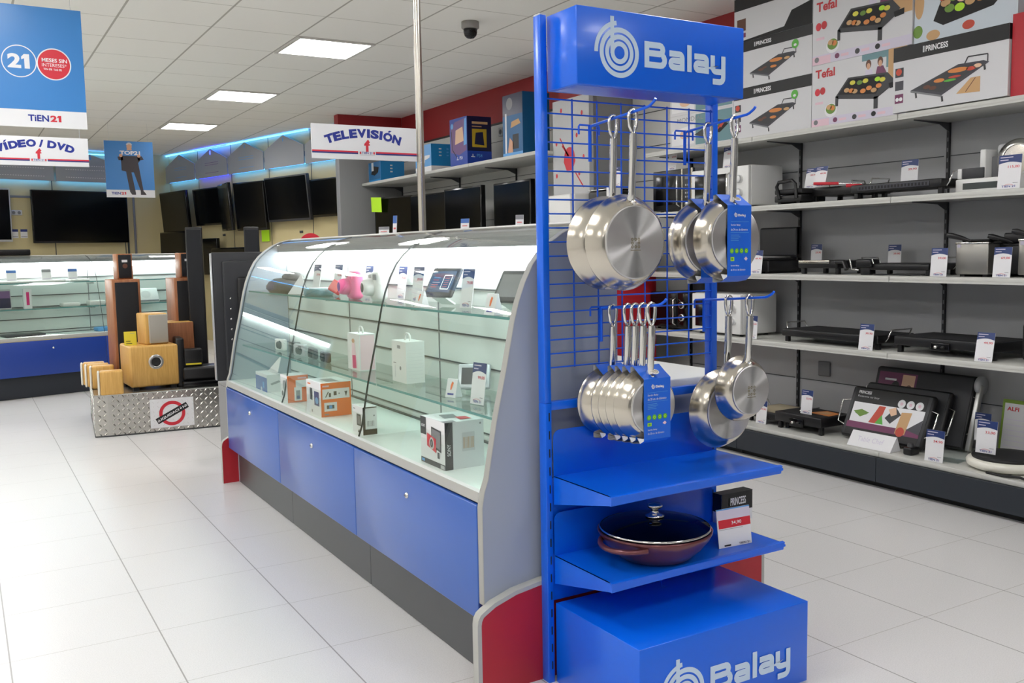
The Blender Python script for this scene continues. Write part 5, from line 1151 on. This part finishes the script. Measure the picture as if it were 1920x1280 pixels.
# ---- base shelf
t = low_grill('tan plated table grill at the far end of the base shelf', 4.26, 3.97, Z0, .34, .30, .075, plate='tan_plate', loops=True)
t = low_grill('low black table grill with front knobs on the base shelf', 4.21, 3.70, Z0, .34, .26, .10, plate='black_matte', loops=False, knob=True)
b = B(); b.side('top', .34, .26, .1015); b.poly([(.16, .1), (.32, .09), (.31, .2), (.2, .22)], 'food_orange', .0008); b.poly([(.2, .12), (.28, .12), (.27, .18), (.22, .19)], 'food_tan', .0012); b.home().build('printed_insert', t)
def plate_grill(label, x, y, z, rot_x, w, h, art):
    t = thing('plate_grill', label, 'grill', (x, y, z), rot=(R(rot_x), 0, R(-90)))
    b = B(); b.box(-w/2, w/2, -.03, .01, 0, h, 'black_plastic', .02, 4); b.box(-w/2 + .012, w/2 - .012, -.033, -.029, .012, h - .012, 'dark_grey', .012, 3); b.build('plate', t)
    if art:
        b = B(); b.side('front', 0, .0668, 0); art(b, w, h); b.home().build('printed_sleeve', t)
    for sx in (-1, 1):
        b = B(); b.tube([(sx*(w/2 - .005), -.02, h*.22), (sx*(w/2 + .035), -.03, h*.26), (sx*(w/2 + .04), -.03, h*.68), (sx*(w/2 - .005), -.02, h*.72)], .0045, 'chrome', 8); b.build('carry_handle', t)
    return t
def art_sleeve(b, w, h):
    b.rect(-w*.44, h*.06, w*.44, h*.95, 'ink_black'); b.txt('PRINCESS', -w*.40, h*.85, h*.06, 'card_white', w*.16, .03, .001); b.txt('Reasons to buy', -w*.40, h*.77, h*.05, 'light_grey', w*.27, .0, .001)
    for k in range(3): b.dot(w*(.15 + k*.105), h*.76, w*.045, 'card_white', .001); b.dot(w*(.15 + k*.105), h*.76, w*.018, 'card_pink', .0013)
    b.rect(-w*.42, h*.30, w*.44, h*.68, 'card_white', .001); b.rect(-w*.44, h*.18, w*.44, h*.30, 'plum', .001)
    b.poly([(-w*.40, h*.5), (-w*.3, h*.55), (-w*.2, h*.5), (-w*.3, h*.40)], 'leaf_green', .0014); b.poly([(-w*.38, h*.47), (-w*.22, h*.47), (-w*.3, h*.41)], 'dark_grey', .0013)
    b.poly([(-w*.18, h*.32), (-w*.1, h*.66), (-w*.02, h*.66), (-w*.05, h*.32)], 'food_red', .0014); b.poly([(-w*.10, h*.32), (-w*.04, h*.5), (0, h*.32)], 'green', .0017); b.poly([(0, h*.45), (w*.1, h*.68), (w*.18, h*.55), (w*.08, h*.36)], 'dark_grey', .0014); b.poly([(w*.02, h*.62), (w*.1, h*.68), (w*.13, h*.55), (w*.07, h*.5)], 'peach', .0017)
    b.poly([(w*.16, h*.2), (w*.18, h*.6), (w*.3, h*.62), (w*.28, h*.2)], 'food_tan', .0014); b.dot(w*.22, h*.24, w*.05, 'food_red', .0018); b.poly([(w*.28, h*.3), (w*.44, h*.52), (w*.44, h*.24)], 'hotplate', .0016)
plate_grill('upright black plate grill with printed picture sleeve, front one on the base shelf', 4.17, 3.20, Z0 + .009, -24, .51, .29, art_sleeve)
plate_grill('upright black plate grill without sleeve, second one behind the printed sleeve', 4.245, 3.17, Z0 + .009, -24, .52, .31, None)
def art_face(b, w, h):
    b.rect(-w*.45, h*.42, -w*.05, h*.92, 'plum'); b.rect(-w*.2, h*.42, -w*.07, h*.9, 'peach', .001); b.rect(-w*.38, h*.80, -w*.26, h*.83, 'card_white', .0013); b.dot(-w*.26, h*.6, w*.06, 'ink_black', .0014, ry=h*.2); b.dot(-w*.26, h*.58, w*.04, 'skin', .0018, ry=h*.13); b.dot(-w*.12, h*.58, w*.05, 'food_brown', .0014, ry=h*.18); b.dot(-w*.12, h*.56, w*.035, 'skin', .0018, ry=h*.13)
t = plate_grill('largest upright black grill with silver side arm, at the back of the base shelf', 4.345, 3.13, Z0 + .009, -16, .60, .385, art_face)
b = B(); b.box(.32, .345, -.05, -.02, .0, .34, 'alu', .006); b.lathe([(0, -.01), (.045, -.01), (.045, .01), (0, .01)], 'silver_plastic', 26, 'x', (.33, -.03, .34)); b.build('side_arm', t)
b = B(); b.prism([(-.055, 0), (.03, 0), (.0, .075), (-.004, .075)], -.135, .135, 'card_white', 'x'); b.frame((-.135, -.0553, 0), (1, 0, 0), (0, .052, .075)); b.txt('Table Chef', .05, .035, .028, 'card_lilac', .16)
tag(b.home().build('tent_card', loc=(4.085, 3.175, Z0 + .001), rz=-90), 'white tent card with pale lettering in front of the printed plate grill', 'card')
t = thing('grill_control', 'black plug control with knob beside the white tent card', 'control unit', (4.09, 2.965, Z0), -90)
b = B(); b.box(-.025, .025, -.03, .04, 0, .04, 'black_plastic', .01, 3); b.build('housing', t)
b = B(); b.lathe([(0, .058), (.014, .057), (.017, .04)], 'dark_grey', 18); b.build('knob', t)
price_card('price card beside the tan plated grill, half hidden by a hanging pan', (4.10, 4.00, Z0 + .001), -90, '34,90', tilt=-6)
price_card('price card standing on the low black grill of the base shelf', (4.13, 3.68, Z0 + .1018), -90, '33,90', tilt=-6)
price_card('price card right of the upright plate grills on the base shelf', (4.04, 2.80, Z0 + .001), -86, '54,90', tilt=-6, h=.155, w=.095)
price_card('nearer price card standing on the round white crepe maker', (4.12, 2.585, Z0 + .071), -84, '33,90', tilt=-6, h=.155, w=.095)
price_card('price card behind another one beside the green bordered brochure', (4.33, 2.735, Z0 + .08), -86, '29,90', tilt=-2, h=.14)
b = B(); b.lathe([(.0, .004), (.15, .004), (.172, .014), (.176, .034), (.168, .046), (.15, .05)], 'cream_white', 56); cm = thing('crepe_maker', 'round white crepe maker with black plate at the right of the base shelf', 'crepe maker', (4.205, 2.53, Z0))
b.build('base', cm)
b = B(); b.lathe([(0, .058), (.12, .060), (.148, .064), (.152, .058), (.150, .05), (0, .05)], 'black_matte', 56); b.build('plate', cm)
for k in range(3): b = B(); b.box(-.12 + k*.1, -.09 + k*.1, -.13 + abs(k - 1)*.04, -.10 + abs(k - 1)*.04, 0, .008, 'black_matte'); b.build('foot', cm)
b = B(); b.box(-.11, .11, -.002, .002, 0, .29, 'green_card'); b.side('front', 0, .0042, 0); b.rect(-.098, .008, .11, .272, 'card_grey'); b.txt('ALFI', -.085, .235, .02, 'tefal_red', .06, .03, .001)
for k in range(6): b.rect(-.085, .19 - k*.026, .08, .194 - k*.026, 'card_lilac', .001)
tag(b.home().build('brochure', loc=(4.395, 2.585, Z0 + .001), rot=(R(-8), 0, R(-90))), 'white brochure with green border standing behind the crepe maker', 'brochure')
cord('power_cable', [(4.03, 2.52, Z0 + .005), (4.02, 2.44, Z0 + .006), (4.03, 2.36, Z0 + .012), (4.02, 2.30, Z0 + .006), (4.05, 2.24, Z0 + .006)], 'black power cable bundled in front of the round crepe maker', .006)
b = B(); b.box(-.07, .07, -.04, .05, 0, .004, 'acrylic'); b.box(-.07, .07, .046, .05, 0, .06, 'acrylic')
tag(b.build('card_holder', loc=(4.12, 2.78, Z0 + .001), rz=-80), 'clear acrylic card holder right of the upright grills', 'card holder')
# ================================================================ tread plate podium and loudspeakers
PZ = .295
PR = -5.0
PO = Vector((.752, 6.985, 0))
px = Vector((math.cos(R(PR)), math.sin(R(PR)), 0)); py = Vector((-math.sin(R(PR)), math.cos(R(PR)), 0))
def pod(u, v, z=PZ): p = PO + px * u + py * v; return (p.x, p.y, z)
t = pod_ = thing('podium', 'low podium clad in aluminium tread plate carrying the loudspeakers', 'podium', PO, PR)
b = B(); c_ = .04; poly = [(c_*2.2, 0), (1.62, 0), (1.62, 1.12), (0, 1.12), (0, c_*.4)]
b.prism(poly, 0, PZ, 'tread_plate', 'z')
def lugs(n, m, e):
    for i in range(n):
        for j in range(m):
            a = R(45 if (i + j) % 2 else -45); u, v = .03 + i * .033, .018 + j * .033; ca, sa = math.cos(a), math.sin(a)
            q = [(u + x * ca - y * sa, v + x * sa + y * ca) for x, y in ((-.020, 0), (0, -.0065), (.020, 0), (0, .0065))]
            b.add([(x, y, .0002) for x, y in q] + [(u - .006 * ca, v - .006 * sa, e), (u + .006 * ca, v + .006 * sa, e)], [(0, 1, 5, 4), (1, 2, 5), (2, 3, 4, 5), (3, 0, 4)], 'tread_plate')
b.frame((.088, 0, 0), (1, 0, 0), (0, 0, 1)); lugs(46, 9, .0045); b.frame((0, .016, 0), (.088, -.016, 0), (0, 0, 1)); lugs(2, 9, .0045); b.frame((0, 1.12, 0), (0, -1, 0), (0, 0, 1)); lugs(32, 9, .0045)
b.home().build('box', t)
b = B(); b.tube([(1.62, -.001, .004), (c_*2.2, -.001, .004), (-.001, c_*.4, .004), (-.001, 1.12, .004)], .005, 'dark_grey', 6); b.tube([(1.62, 0, PZ - .002), (c_*2.2, 0, PZ - .002), (0, c_*.4, PZ - .002), (0, 1.12, PZ - .002)], .004, 'alu', 6); b.build('edge_strip', t)
def liq(name, loc, rz, w, h, label):
    b = B(); b.box(-w/2, w/2, -.001, .001, 0, h, 'card_white'); b.side('front', 0, .002, 0); cx, cy = .0, h*.48; r = h*.43
    b.arc(cx, cy, r*.74, r, 0, 360, 'ink_red', .0008, 40)
    a = R(27); L, H_ = w*.40, h*.105
    b.poly([(cx + x*math.cos(a) - y*math.sin(a), cy + x*math.sin(a) + y*math.cos(a)) for x, y in ((-L, -H_), (L, -H_), (L, H_), (-L, H_))], 'ink_black', .0012)
    b.txt('¡LIQUIDACIÓN!', cx, cy, h*.125, 'card_white', L*1.9, .03, .0016, rot=27, ctr=True)
    return tag(b.home().build(name, loc=loc, rz=rz), label, 'sign')
p = pod(.508, -.0025, .032); liq('sale_sign', p, PR, .296, .207, 'white sale sign with red ring and black LIQUIDACIÓN bar on the podium front')
p = pod(-.0025, .38, .05); liq('sale_sign', p, PR - 90, .28, .20, 'white and red sale sign on the narrow left side of the podium')
def cube_speaker(u, v, label):
    t = thing('satellite_speaker', label, 'loudspeaker', pod(u, v), PR - 2, 'beech satellite speakers')
    b = B(); b.box(-.068, .082, -.055, .055, 0, .168, 'wood_beech', .012, 3); b.build('cabinet', t)
    b = B(); b.box(-.084, -.0685, -.053, .053, .002, .166, 'cream_white', .012, 3); b.build('front_cover', t)
cube_speaker(.115, .045, 'beech satellite speaker standing alone at the podium corner, nearest of four')
cube_speaker(.075, .42, 'beech satellite speaker, front one of the row of three on the podium edge')
cube_speaker(.045, .555, 'beech satellite speaker, middle one of the row of three on the podium edge')
cube_speaker(.02, .69, 'beech satellite speaker, rear one of the row of three on the podium edge')
for k in ():
    pass
t = thing('subwoofer', 'beech subwoofer with silver ringed port at the podium front', 'loudspeaker', pod(.395, .31), 2)
b = B(); b.box(-.168, .168, -.19, .19, .022, .32, 'wood_beech', .016, 3); b.build('cabinet', t)
b = B(); b.lathe([(.032, -.002), (.036, -.007), (.050, -.006), (.053, .0)], 'alu', 32, 'y', (0.01, -.19, .20)); b.lathe([(.034, -.003), (.028, -.002), (0, -.0015)], 'black_matte', 32, 'y', (0.01, -.1905, .20)); b.build('port', t)
for sx in (-1, 1):
    for sy in (-1, 1): b = B(); b.box(sx*.13 - .02, sx*.13 + .02, sy*.15 - .02, sy*.15 + .02, 0, .023, 'black_matte'); b.build('foot', t)
t = thing('bookshelf_speaker', 'beech speaker with pale grey cloth front standing on the subwoofer', 'loudspeaker', pod(.43, .28, PZ + .3205), 8)
b = B(); b.box(-.082, .082, -.09, .11, 0, .225, 'wood_beech', .01, 3); b.build('cabinet', t)
b = B(); b.box(-.058, .078, -.105, -.088, .008, .217, 'grey_cloth', .012, 3); g_ = b.build('cloth_front', t); g_['label'] = 'pale grey cloth front'
b = B(); b.box(-.042, .042, -.0008, .0008, 0, .10, 'yellow'); b.side('front', 0, .0016, 0); b.rect(-.03, .028, .0, .032, 'ink_black'); b.rect(-.03, .012, .01, .016, 'ink_black'); b.rect(.0, .085, .03, .088, 'ink_grey')
tag(b.home().build('price_note', loc=pod(.27, .22, PZ + .3205), rot=(R(-8), 0, R(PR))), 'yellow note standing on the subwoofer left of the cloth fronted speaker', 'note')
def tower(u, v, label, rz=4, h=.79):
    t = thing('floor_speaker', label, 'loudspeaker', pod(u, v), rz)
    b = B(); b.box(-.10, .10, -.13, .13, 0, h, 'wood_cherry', .006); b.build('cabinet', t)
    b = B(); b.box(-.082, .082, -.141, -.129, .02, h - .022, 'speaker_cloth', .004); b.build('cloth_front', t)
    return t
tower(.262, .70, 'cherry wood floor speaker with black front at the left of the podium')
tower(.70, .67, 'cherry wood floor speaker with black front in the middle of the podium')
def small_speaker(u, v, label, dot):
    t = thing('bookshelf_speaker', label, 'loudspeaker', pod(u, v, PZ + .7905), 4)
    b = B(); b.box(-.056, .056, -.07, .07, 0, .192, 'wood_cherry', .005); b.build('cabinet', t)
    b = B(); b.box(-.046, .046, -.078, -.069, .008, .184, 'speaker_cloth', .004); b.side('front', 0, .1572, 0); b.rect(-.022, .128, .018, .146, 'card_white'); b.dot(.0, .10, dot, 'food_brown', .001); b.home().build('cloth_front', t)
small_speaker(.272, .69, 'small cherry wood speaker on top of the left floor speaker', .018)
small_speaker(.72, .66, 'small cherry wood speaker on top of the middle floor speaker', .006)
b = B(); b.box(-.11, .11, -.14, .14, 0, .46, 'wood_box', .004); b.box(-.108, .108, -.138, .138, .46, .4615, 'wood_beech')
tag(b.build('wooden_cabinet', loc=pod(.605, .50), rz=0), 'plain brown wooden cabinet behind the subwoofer', 'cabinet')
b = B(); b.box(-.03, .03, -.1, .1, 0, .36, 'black_plastic', .015, 3)
tag(b.build('center_speaker', loc=pod(.60, .26), rz=PR), 'slim black upright box right of the subwoofer', 'loudspeaker')
def black_tower(u, v, h, label):
    t = thing('floor_speaker', label, 'loudspeaker', pod(u, v), PR - 10)
    b = B(); b.box(-.06, .06, -.05, .05, .0, h, 'black_plastic', .008); b.build('cabinet', t)
    b = B(); b.box(-.052, .052, -.056, -.049, .05, h - .02, 'speaker_cloth', .004); b.build('cloth_front', t)
    b = B(); b.box(-.10, .10, -.10, .10, 0, .02, 'black_gloss', .004); b.build('foot', t)
black_tower(.775, .47, 1.175, 'tall slim black tower speaker right of the middle wooden speaker')
black_tower(1.27, .83, 1.185, 'tall slim black tower speaker half hidden behind the large television')
t = thing('floor_speaker', 'reddish brown wooden tower speaker left of the large television', 'loudspeaker', pod(1.03, .60), PR - 5)
b = B(); b.box(-.06, .09, -.14, .14, 0, .69, 'wood_cherry_dark', .004); b.build('cabinet', t)
b = B(); b.box(-.055, .085, -.15, -.139, .02, .67, 'speaker_cloth', .003); b.build('cloth_front', t)
b = B(); b.box(-.05, .05, -.10, .10, .0, .018, 'silver_plastic', .003); b.box(-.02, .03, -.03, .03, .018, .04, 'tag_blue_light', .006)
tag(b.build('silver_player', loc=pod(1.04, .58, PZ + .691), rz=PR), 'flat silver device with a blue item on the reddish tower speaker', 'player')
t = thing('home_cinema_receiver', 'long black receiver at the podium front right of the subwoofer', 'receiver', pod(.745, .17), PR)
b = B(); b.box(-.145, .22, -.10, .16, .0, .045, 'black_gloss', .012, 3); b.box(-.135, .16, -.06, .15, .046, .145, 'black_plastic', .02, 3); b.build('body', t)
b = B(); b.side('front', 0, .2012, 0); b.rect(.14, .02, .18, .026, 'light_grey'); b.home().build('badge', t)
b = B(); b.box(-.065, .065, -.045, .045, 0, .13, 'black_plastic', .012, 3); b.box(-.055, .055, -.0465, -.0445, .012, .024, 'yellow')
tag(b.build('center_speaker', loc=pod(.69, .20, PZ + .1455), rz=PR), 'small black speaker with a yellow strip on top of the receiver', 'loudspeaker')
# large television seen from behind, on a grey pedestal
t = thing('large_television', 'large television seen from its dark back beside the glass counter', 'television', (1.85, 5.76, .46), 178)
b = B(); b.box(-.56, .535, -.02, .03, .03, .81, 'tv_back', .010); b.box(-.50, .48, .03, .055, .09, .76, 'tv_back', .02, 3); b.build('housing', t)
b = B(); b.box(.535, .539, -.02, .03, .035, .805, 'silver_plastic', .001); b.build('side_trim', t)
b = B(); b.box(.10, .40, .055, .085, .24, .66, 'black_plastic', .02, 3); b.box(-.4, .22, .055, .095, .18, .70, 'black_plastic', .02, 3); b.build('rear_cover', t)
for k in range(6): b = B(); b.lathe([(0, .0555), (.005, .0552), (.006, .054)], 'chrome', 10, 'y', (.44, 0, .22 + k*.062)); b.build('screw', t)
b = B(); b.side('front', 0, .0405, 0); b.rect(-.545, .045, .52, .795, 'tv_screen'); b.home().build('screen', t)
b = B(); b.box(-.25, .25, -.12, .12, 0, .012, 'black_gloss', .004); b.box(-.05, .05, -.01, .02, .01, .05, 'black_gloss'); b.build('foot', t)
b = B(); b.box(1.372, 1.43, 5.50, 5.985, 0, .455, 'side_panel'); b.box(1.43, 2.4, 5.51, 5.97, .0, .44, 'dark_kick'); b.box(1.371, 2.41, 5.495, 5.99, .44, .458, 'side_panel', .003)
tag(b.build('television_pedestal'), 'low grey pedestal carrying the large television behind the counter end', 'pedestal')
# ================================================================ rear display counter contents (front along U)
def kp(u, v, z=0): q = K0 + U * u + V * v; return (q.x, q.y, z)
RC, RL, RU = .5505, .8002, 1.0322
def rear_card(u, v, z, label, w=.085, h=.10, m='tag_blue_light'):
    b = B(); b.box(-w/2, w/2, -.001, .001, 0, h, 'card_white'); b.side('front', 0, .002, 0); b.rect(-w/2, h*.72, w/2, h, m); b.rect(-w*.4, h*.06, w*.4, h*.14, 'card_lilac')
    tag(b.home().build('price_card', loc=kp(u, v, z), rot=(R(-6), 0, R(TH))), label, 'price card', 'price cards of the rear counter')
rear_card(.225, .20, RU + .022, 'blue headed price card in the rear counter, leftmost on its upper shelf')
rear_card(.525, .20, RU + .022, 'grey blue headed price card in the rear counter, middle of three on its upper shelf', m='ink_grey')
rear_card(.76, .20, RU + .022, 'price card in the rear counter just left of its joint, on the upper shelf', m='tag_blue_light')
rear_card(1.20, .22, RU + .001, 'yellowish price card in the rear counter between the two wooden floor speakers', .10, .13, 'food_tan')
def flat_dev(name, u, v, z, w, d, h, m, label, cat, rz=TH):
    b = B(); b.box(-w/2, w/2, -d/2, d/2, 0, h, m, min(.012, h*.45), 3); return tag(b.build(name, loc=kp(u, v, z), rz=rz), label, cat)
flat_dev('laptop', .22, .20, RU, .30, .16, .022, 'white_plastic', 'white flat device under the leftmost card in the rear counter', 'device')
flat_dev('laptop', .52, .20, RU, .30, .16, .022, 'white_plastic', 'white flat device under the middle card in the rear counter', 'device')
flat_dev('laptop', .80, .20, RU, .18, .14, .022, 'white_plastic', 'small white flat device left of the rear counter joint', 'device')
flat_dev('small_box', .35, .24, RU, .06, .05, .03, 'tan_plate', 'small brownish box between white devices in the rear counter', 'box')
flat_dev('small_box', .66, .22, RU, .07, .06, .028, 'ink_grey', 'small grey box between white devices in the rear counter', 'box')
b = B(); b.box(-.09, .09, -.012, .012, 0, .18, 'light_grey', .004); b.side('front', 0, .0245, 0); b.rect(-.082, .012, .082, .165, 'purple'); b.rect(-.082, .012, .082, .10, 'game_dark', .0008); b.rect(-.082, .012, -.03, .06, 'food_red', .001)
tag(b.home().build('tablet_box', loc=kp(.115, .19, RL), rot=(R(-5), 0, R(TH))), 'tablet carton with purple picture at the left end of the rear counter', 'box')
b = B(); b.box(-.034, .034, -.015, .015, 0, .18, 'card_white'); b.side('front', 0, .03, 0); b.rect(-.012, .03, .014, .15, 'magenta'); b.home()
tag(b.build('phone_box', loc=kp(.335, .17, RL), rz=TH), 'narrow white carton with a pink phone print in the rear counter', 'box')
flat_dev('game_controller', .71, .18, RL, .16, .10, .035, 'white_plastic', 'white rounded device on the lower shelf of the rear counter', 'device')
flat_dev('router', .95, .18, RL, .15, .10, .045, 'white_plastic', 'white boxy device at the joint of the rear counter lower shelf', 'device')
b = B(); b.box(-.26, .26, -.01, .01, 0, .15, 'card_white', .02, 3); b.box(-.25, .25, -.015, -.009, .004, .02, 'ink_grey', .002)
for k in range(3): b.side('front', 0, .0204, 0).dot(-.15 + k*.14, .08, .05, 'card_grey', ry=.04)
tag(b.home().build('white_keyboard_box', loc=kp(1.33, .20, RL), rot=(R(-25), 0, R(TH))), 'large pale carton leaning in the rear counter between the floor speakers', 'box')
flat_dev('laptop', .27, .14, RC, .34, .18, .025, 'dark_grey', 'dark laptop lying on the rear counter floor', 'laptop')
flat_dev('laptop', -.05, .14, RC, .20, .18, .025, 'dark_grey', 'dark laptop at the left image edge on the rear counter floor', 'laptop')
flat_dev('clear_bag', 1.02, .12, RC, .22, .12, .04, 'sky_blue', 'light blue packet on the rear counter floor beside the left floor speaker', 'packet')
b = B(); b.box(-.55, .42, -.04, .04, 0, .055, 'black_plastic', .01, 3)
tag(b.build('soundbar', loc=kp(.02, .36, 1.286), rz=TH), 'long black soundbar on top of the rear counter', 'soundbar')
# ================================================================ television wall and rear wall
def wt(v_, off, z): q = W0 + V * v_ - U * off; return (q.x, q.y, z)
def wb(u_, off, z): q = W0 + U * u_ - V * off; return (q.x, q.y, z)
def gable(label, loc, rz, w, led, slits=True, dots=False):
    """grey pentagon light screen in front of the wall, facing local -y; loc = left bottom"""
    t = thing('light_screen', label, 'light screen', loc, rz); ht, hs = .40, .235
    b = B(); b.prism([(0, 0), (w, 0), (w, hs), (w*.5, ht), (0, hs)], -.012, 0, 'gable_grey', 'y'); b.side('front', 0, .0246, 0)
    b.dot(w*.5, ht - .055, .014, 'led_blue' if led == 'led_blue' else 'sky_blue', .0008, 16, .03)
    if slits:  # light glimmering through the slits, painted as coloured strips
        for q, z in enumerate((.06, .17, .20)):
            if dots:
                for k in range(22): b.rect(w*.14 + k*w*.034, z - .004 + .03*(q > 1), w*.14 + k*w*.034 + w*.018, z + .004 + .03*(q > 1), 'card_white', .0008)
            else: b.rect(w*.32, z, w*.74, z + .006, 'sky_blue' if led != 'led_blue' else 'purple', .0008)
    b.home().build('screen_plate', t)
    b = B(); b.box(w*.04, w*.96, .0, .03, .004, .016, led); b.build('light_strip', t)
    b = B(); b.box(.02, .05, 0, .055, .10, .16, 'mid_grey'); b.box(w - .05, w - .02, 0, .055, .10, .16, 'mid_grey'); b.build('bracket', t)
for k, (lab, led) in enumerate((('grey gabled light screen on the television wall, farthest one at the corner', 'led_cyan'), ('grey gabled light screen glowing violet blue on the television wall', 'led_blue'), ('grey gabled light screen on the television wall, middle one right of the violet glow', 'led_cyan'), ('grey gabled light screen on the television wall left of the TELEVISIÓN sign', 'led_cyan'), ('grey gabled light screen hidden mostly behind the TELEVISIÓN sign', 'led_cyan'))):
    gable(lab, wt(-.03 - k * .98, .06, 2.372), TH - 90, .95, led, k < 3)
for k, lab in enumerate(('grey gabled light screen on the rear wall behind the small blue poster', 'grey gabled light screen on the rear wall, above the largest television', 'grey gabled light screen on the rear wall at the left image edge')):
    gable(lab, wb(-1.70 - k * 1.0, .06, 2.345), TH, .97, 'led_cyan', True, True)
b = B(); b.box(0, 3.98, -.045, -.033, .004, .016, 'led_cyan'); tag(b.build('ceiling_led_strip', loc=wt(0, 0.0, 2.778), rz=TH - 90), 'glowing blue light strip along the ceiling edge of the television wall', 'light strip')
b = B(); b.box(1.0, 1.95, -.047, -.031, .002, .016, 'led_blue'); tag(b.build('ceiling_led_segment', loc=wt(0, 0.025, 2.776), rz=TH - 90), 'violet blue segment of the ceiling light strip', 'light strip')
b = B(); b.box(-4.6, -.75, -.045, -.033, .004, .016, 'led_cyan'); tag(b.build('ceiling_led_strip', loc=wb(0, 0.0, 2.74), rz=TH), 'glowing blue light strip along the top of the rear wall', 'light strip')
def wall_tv(label, w, h, loc, rz, frame='black_gloss', mount=.018, turn=0.0, tilt=8, grp=None):
    return flat_tv(w, h, label, loc, rz + turn, 0.0, frame, tilt=-tilt if False else tilt, wall=mount)
wall_tv('black wall television at the far corner of the television wall, its side turned to us', 1.0, .62, wt(-.46, .14, 1.60), TH - 90, turn=-3, tilt=4)
wall_tv('black wall television left of the turned pair, below the violet light', .90, .53, wt(-1.47, .08, 1.69), TH - 90, tilt=5)
wall_tv('black wall television turned towards the rear, left one of the turned pair', .62, .64, wt(-2.16, .20, 1.59), TH - 90, turn=-16, tilt=4)
wall_tv('black wall television turned towards the entrance, right one of the turned pair', .62, .64, wt(-2.76, .16, 1.58), TH - 90, turn=9, tilt=4)
wall_tv('silver edged wall television left of the TELEVISIÓN sign corner', 1.0, .57, wt(-3.58, .09, 1.675), TH - 90, 'dark_grey', tilt=5)
wall_tv('black wall television half hidden by the tall grey side panel', .90, .46, wt(-4.56, .08, 1.70), TH - 90, tilt=4)
wall_tv('large black television low on the wall behind the tall black speaker', .95, .60, wt(-.42, .18, 1.02), TH - 90, tilt=0)
wall_tv('black television low on the wall between the two tall black speakers', .85, .52, wt(-1.30, .14, .98), TH - 90, tilt=0)
wall_tv('black television low on the wall with pale top edge left of the green note', .95, .50, wt(-2.15, .2, .86), TH - 90, tilt=0)
b = B(); b.box(-.10, .10, -.001, .001, 0, .15, 'sticky_green'); tag(b.build('sticky_note', loc=wt(-2.82, .015, 1.43), rz=TH - 90), 'bright green note on the yellow wall under the turned televisions', 'note')
for v_, z, l in ((-1.66, 1.545, 'small dark cable outlet on the yellow wall above the low television'), (-3.69, 1.535, 'small dark cable outlet on the yellow wall above the round red sign')):
    b = B(); b.box(-.04, .04, -.006, -.0005, -.015, .015, 'dark_grey', .003); tag(b.build('cable_outlet', loc=wt(v_, .0022, z), rz=TH - 90), l, 'outlet')
wall_tv('largest black television on the rear yellow wall', 1.33, .74, wb(-1.405, .12, 1.47), TH, tilt=0)
wall_tv('silver framed television on the rear wall cut by the left image edge', .90, .72, wb(-2.80, .16, 1.49), TH, 'silver_plastic', tilt=0)
b = B(); b.box(-.62, .10, -.008, -.0005, 0, .03, 'mid_grey'); tag(b.build('mounting_rail', loc=wb(-2.12, .0, 2.10), rz=TH), 'grey mounting rail between the two televisions of the rear wall', 'rail')
b = B(); b.box(-.075, .075, -.018, -.0005, -.035, .035, 'light_grey', .008); b.side('front', 0, .037, 0); b.dot(-.035, 0, .022, 'mid_grey'); b.dot(.035, 0, .022, 'mid_grey')
tag(b.home().build('wall_socket', loc=wb(-2.235, .0, 1.893), rz=TH), 'double wall socket left of the largest television', 'wall socket')
for u_, l in ((-2.27, 'left one of two small price cards on the yellow rear wall'), (-2.15, 'right one of two small price cards on the yellow rear wall')):
    b = B(); b.box(-.045, .045, -.002, 0, 0, .12, 'card_white'); b.side('front', 0, .004, 0); b.rect(-.045, .085, .045, .12, 'navy'); b.rect(-.04, .01, .04, .022, 'ink_grey')
    tag(b.home().build('price_card', loc=wb(u_, .001, 1.545), rz=TH), l, 'price card')
b = B(); b.box(-.015, .015, -.02, -.0005, .9, 2.3, 'mid_grey', .002); b.box(-.12, -.095, -.015, -.0005, .9, 2.3, 'slot_dark')
tag(b.build('wall_rail', loc=wb(-.59, 0, 0), rz=TH), 'grey vertical rail and dark slotted strip right of the largest television', 'rail')
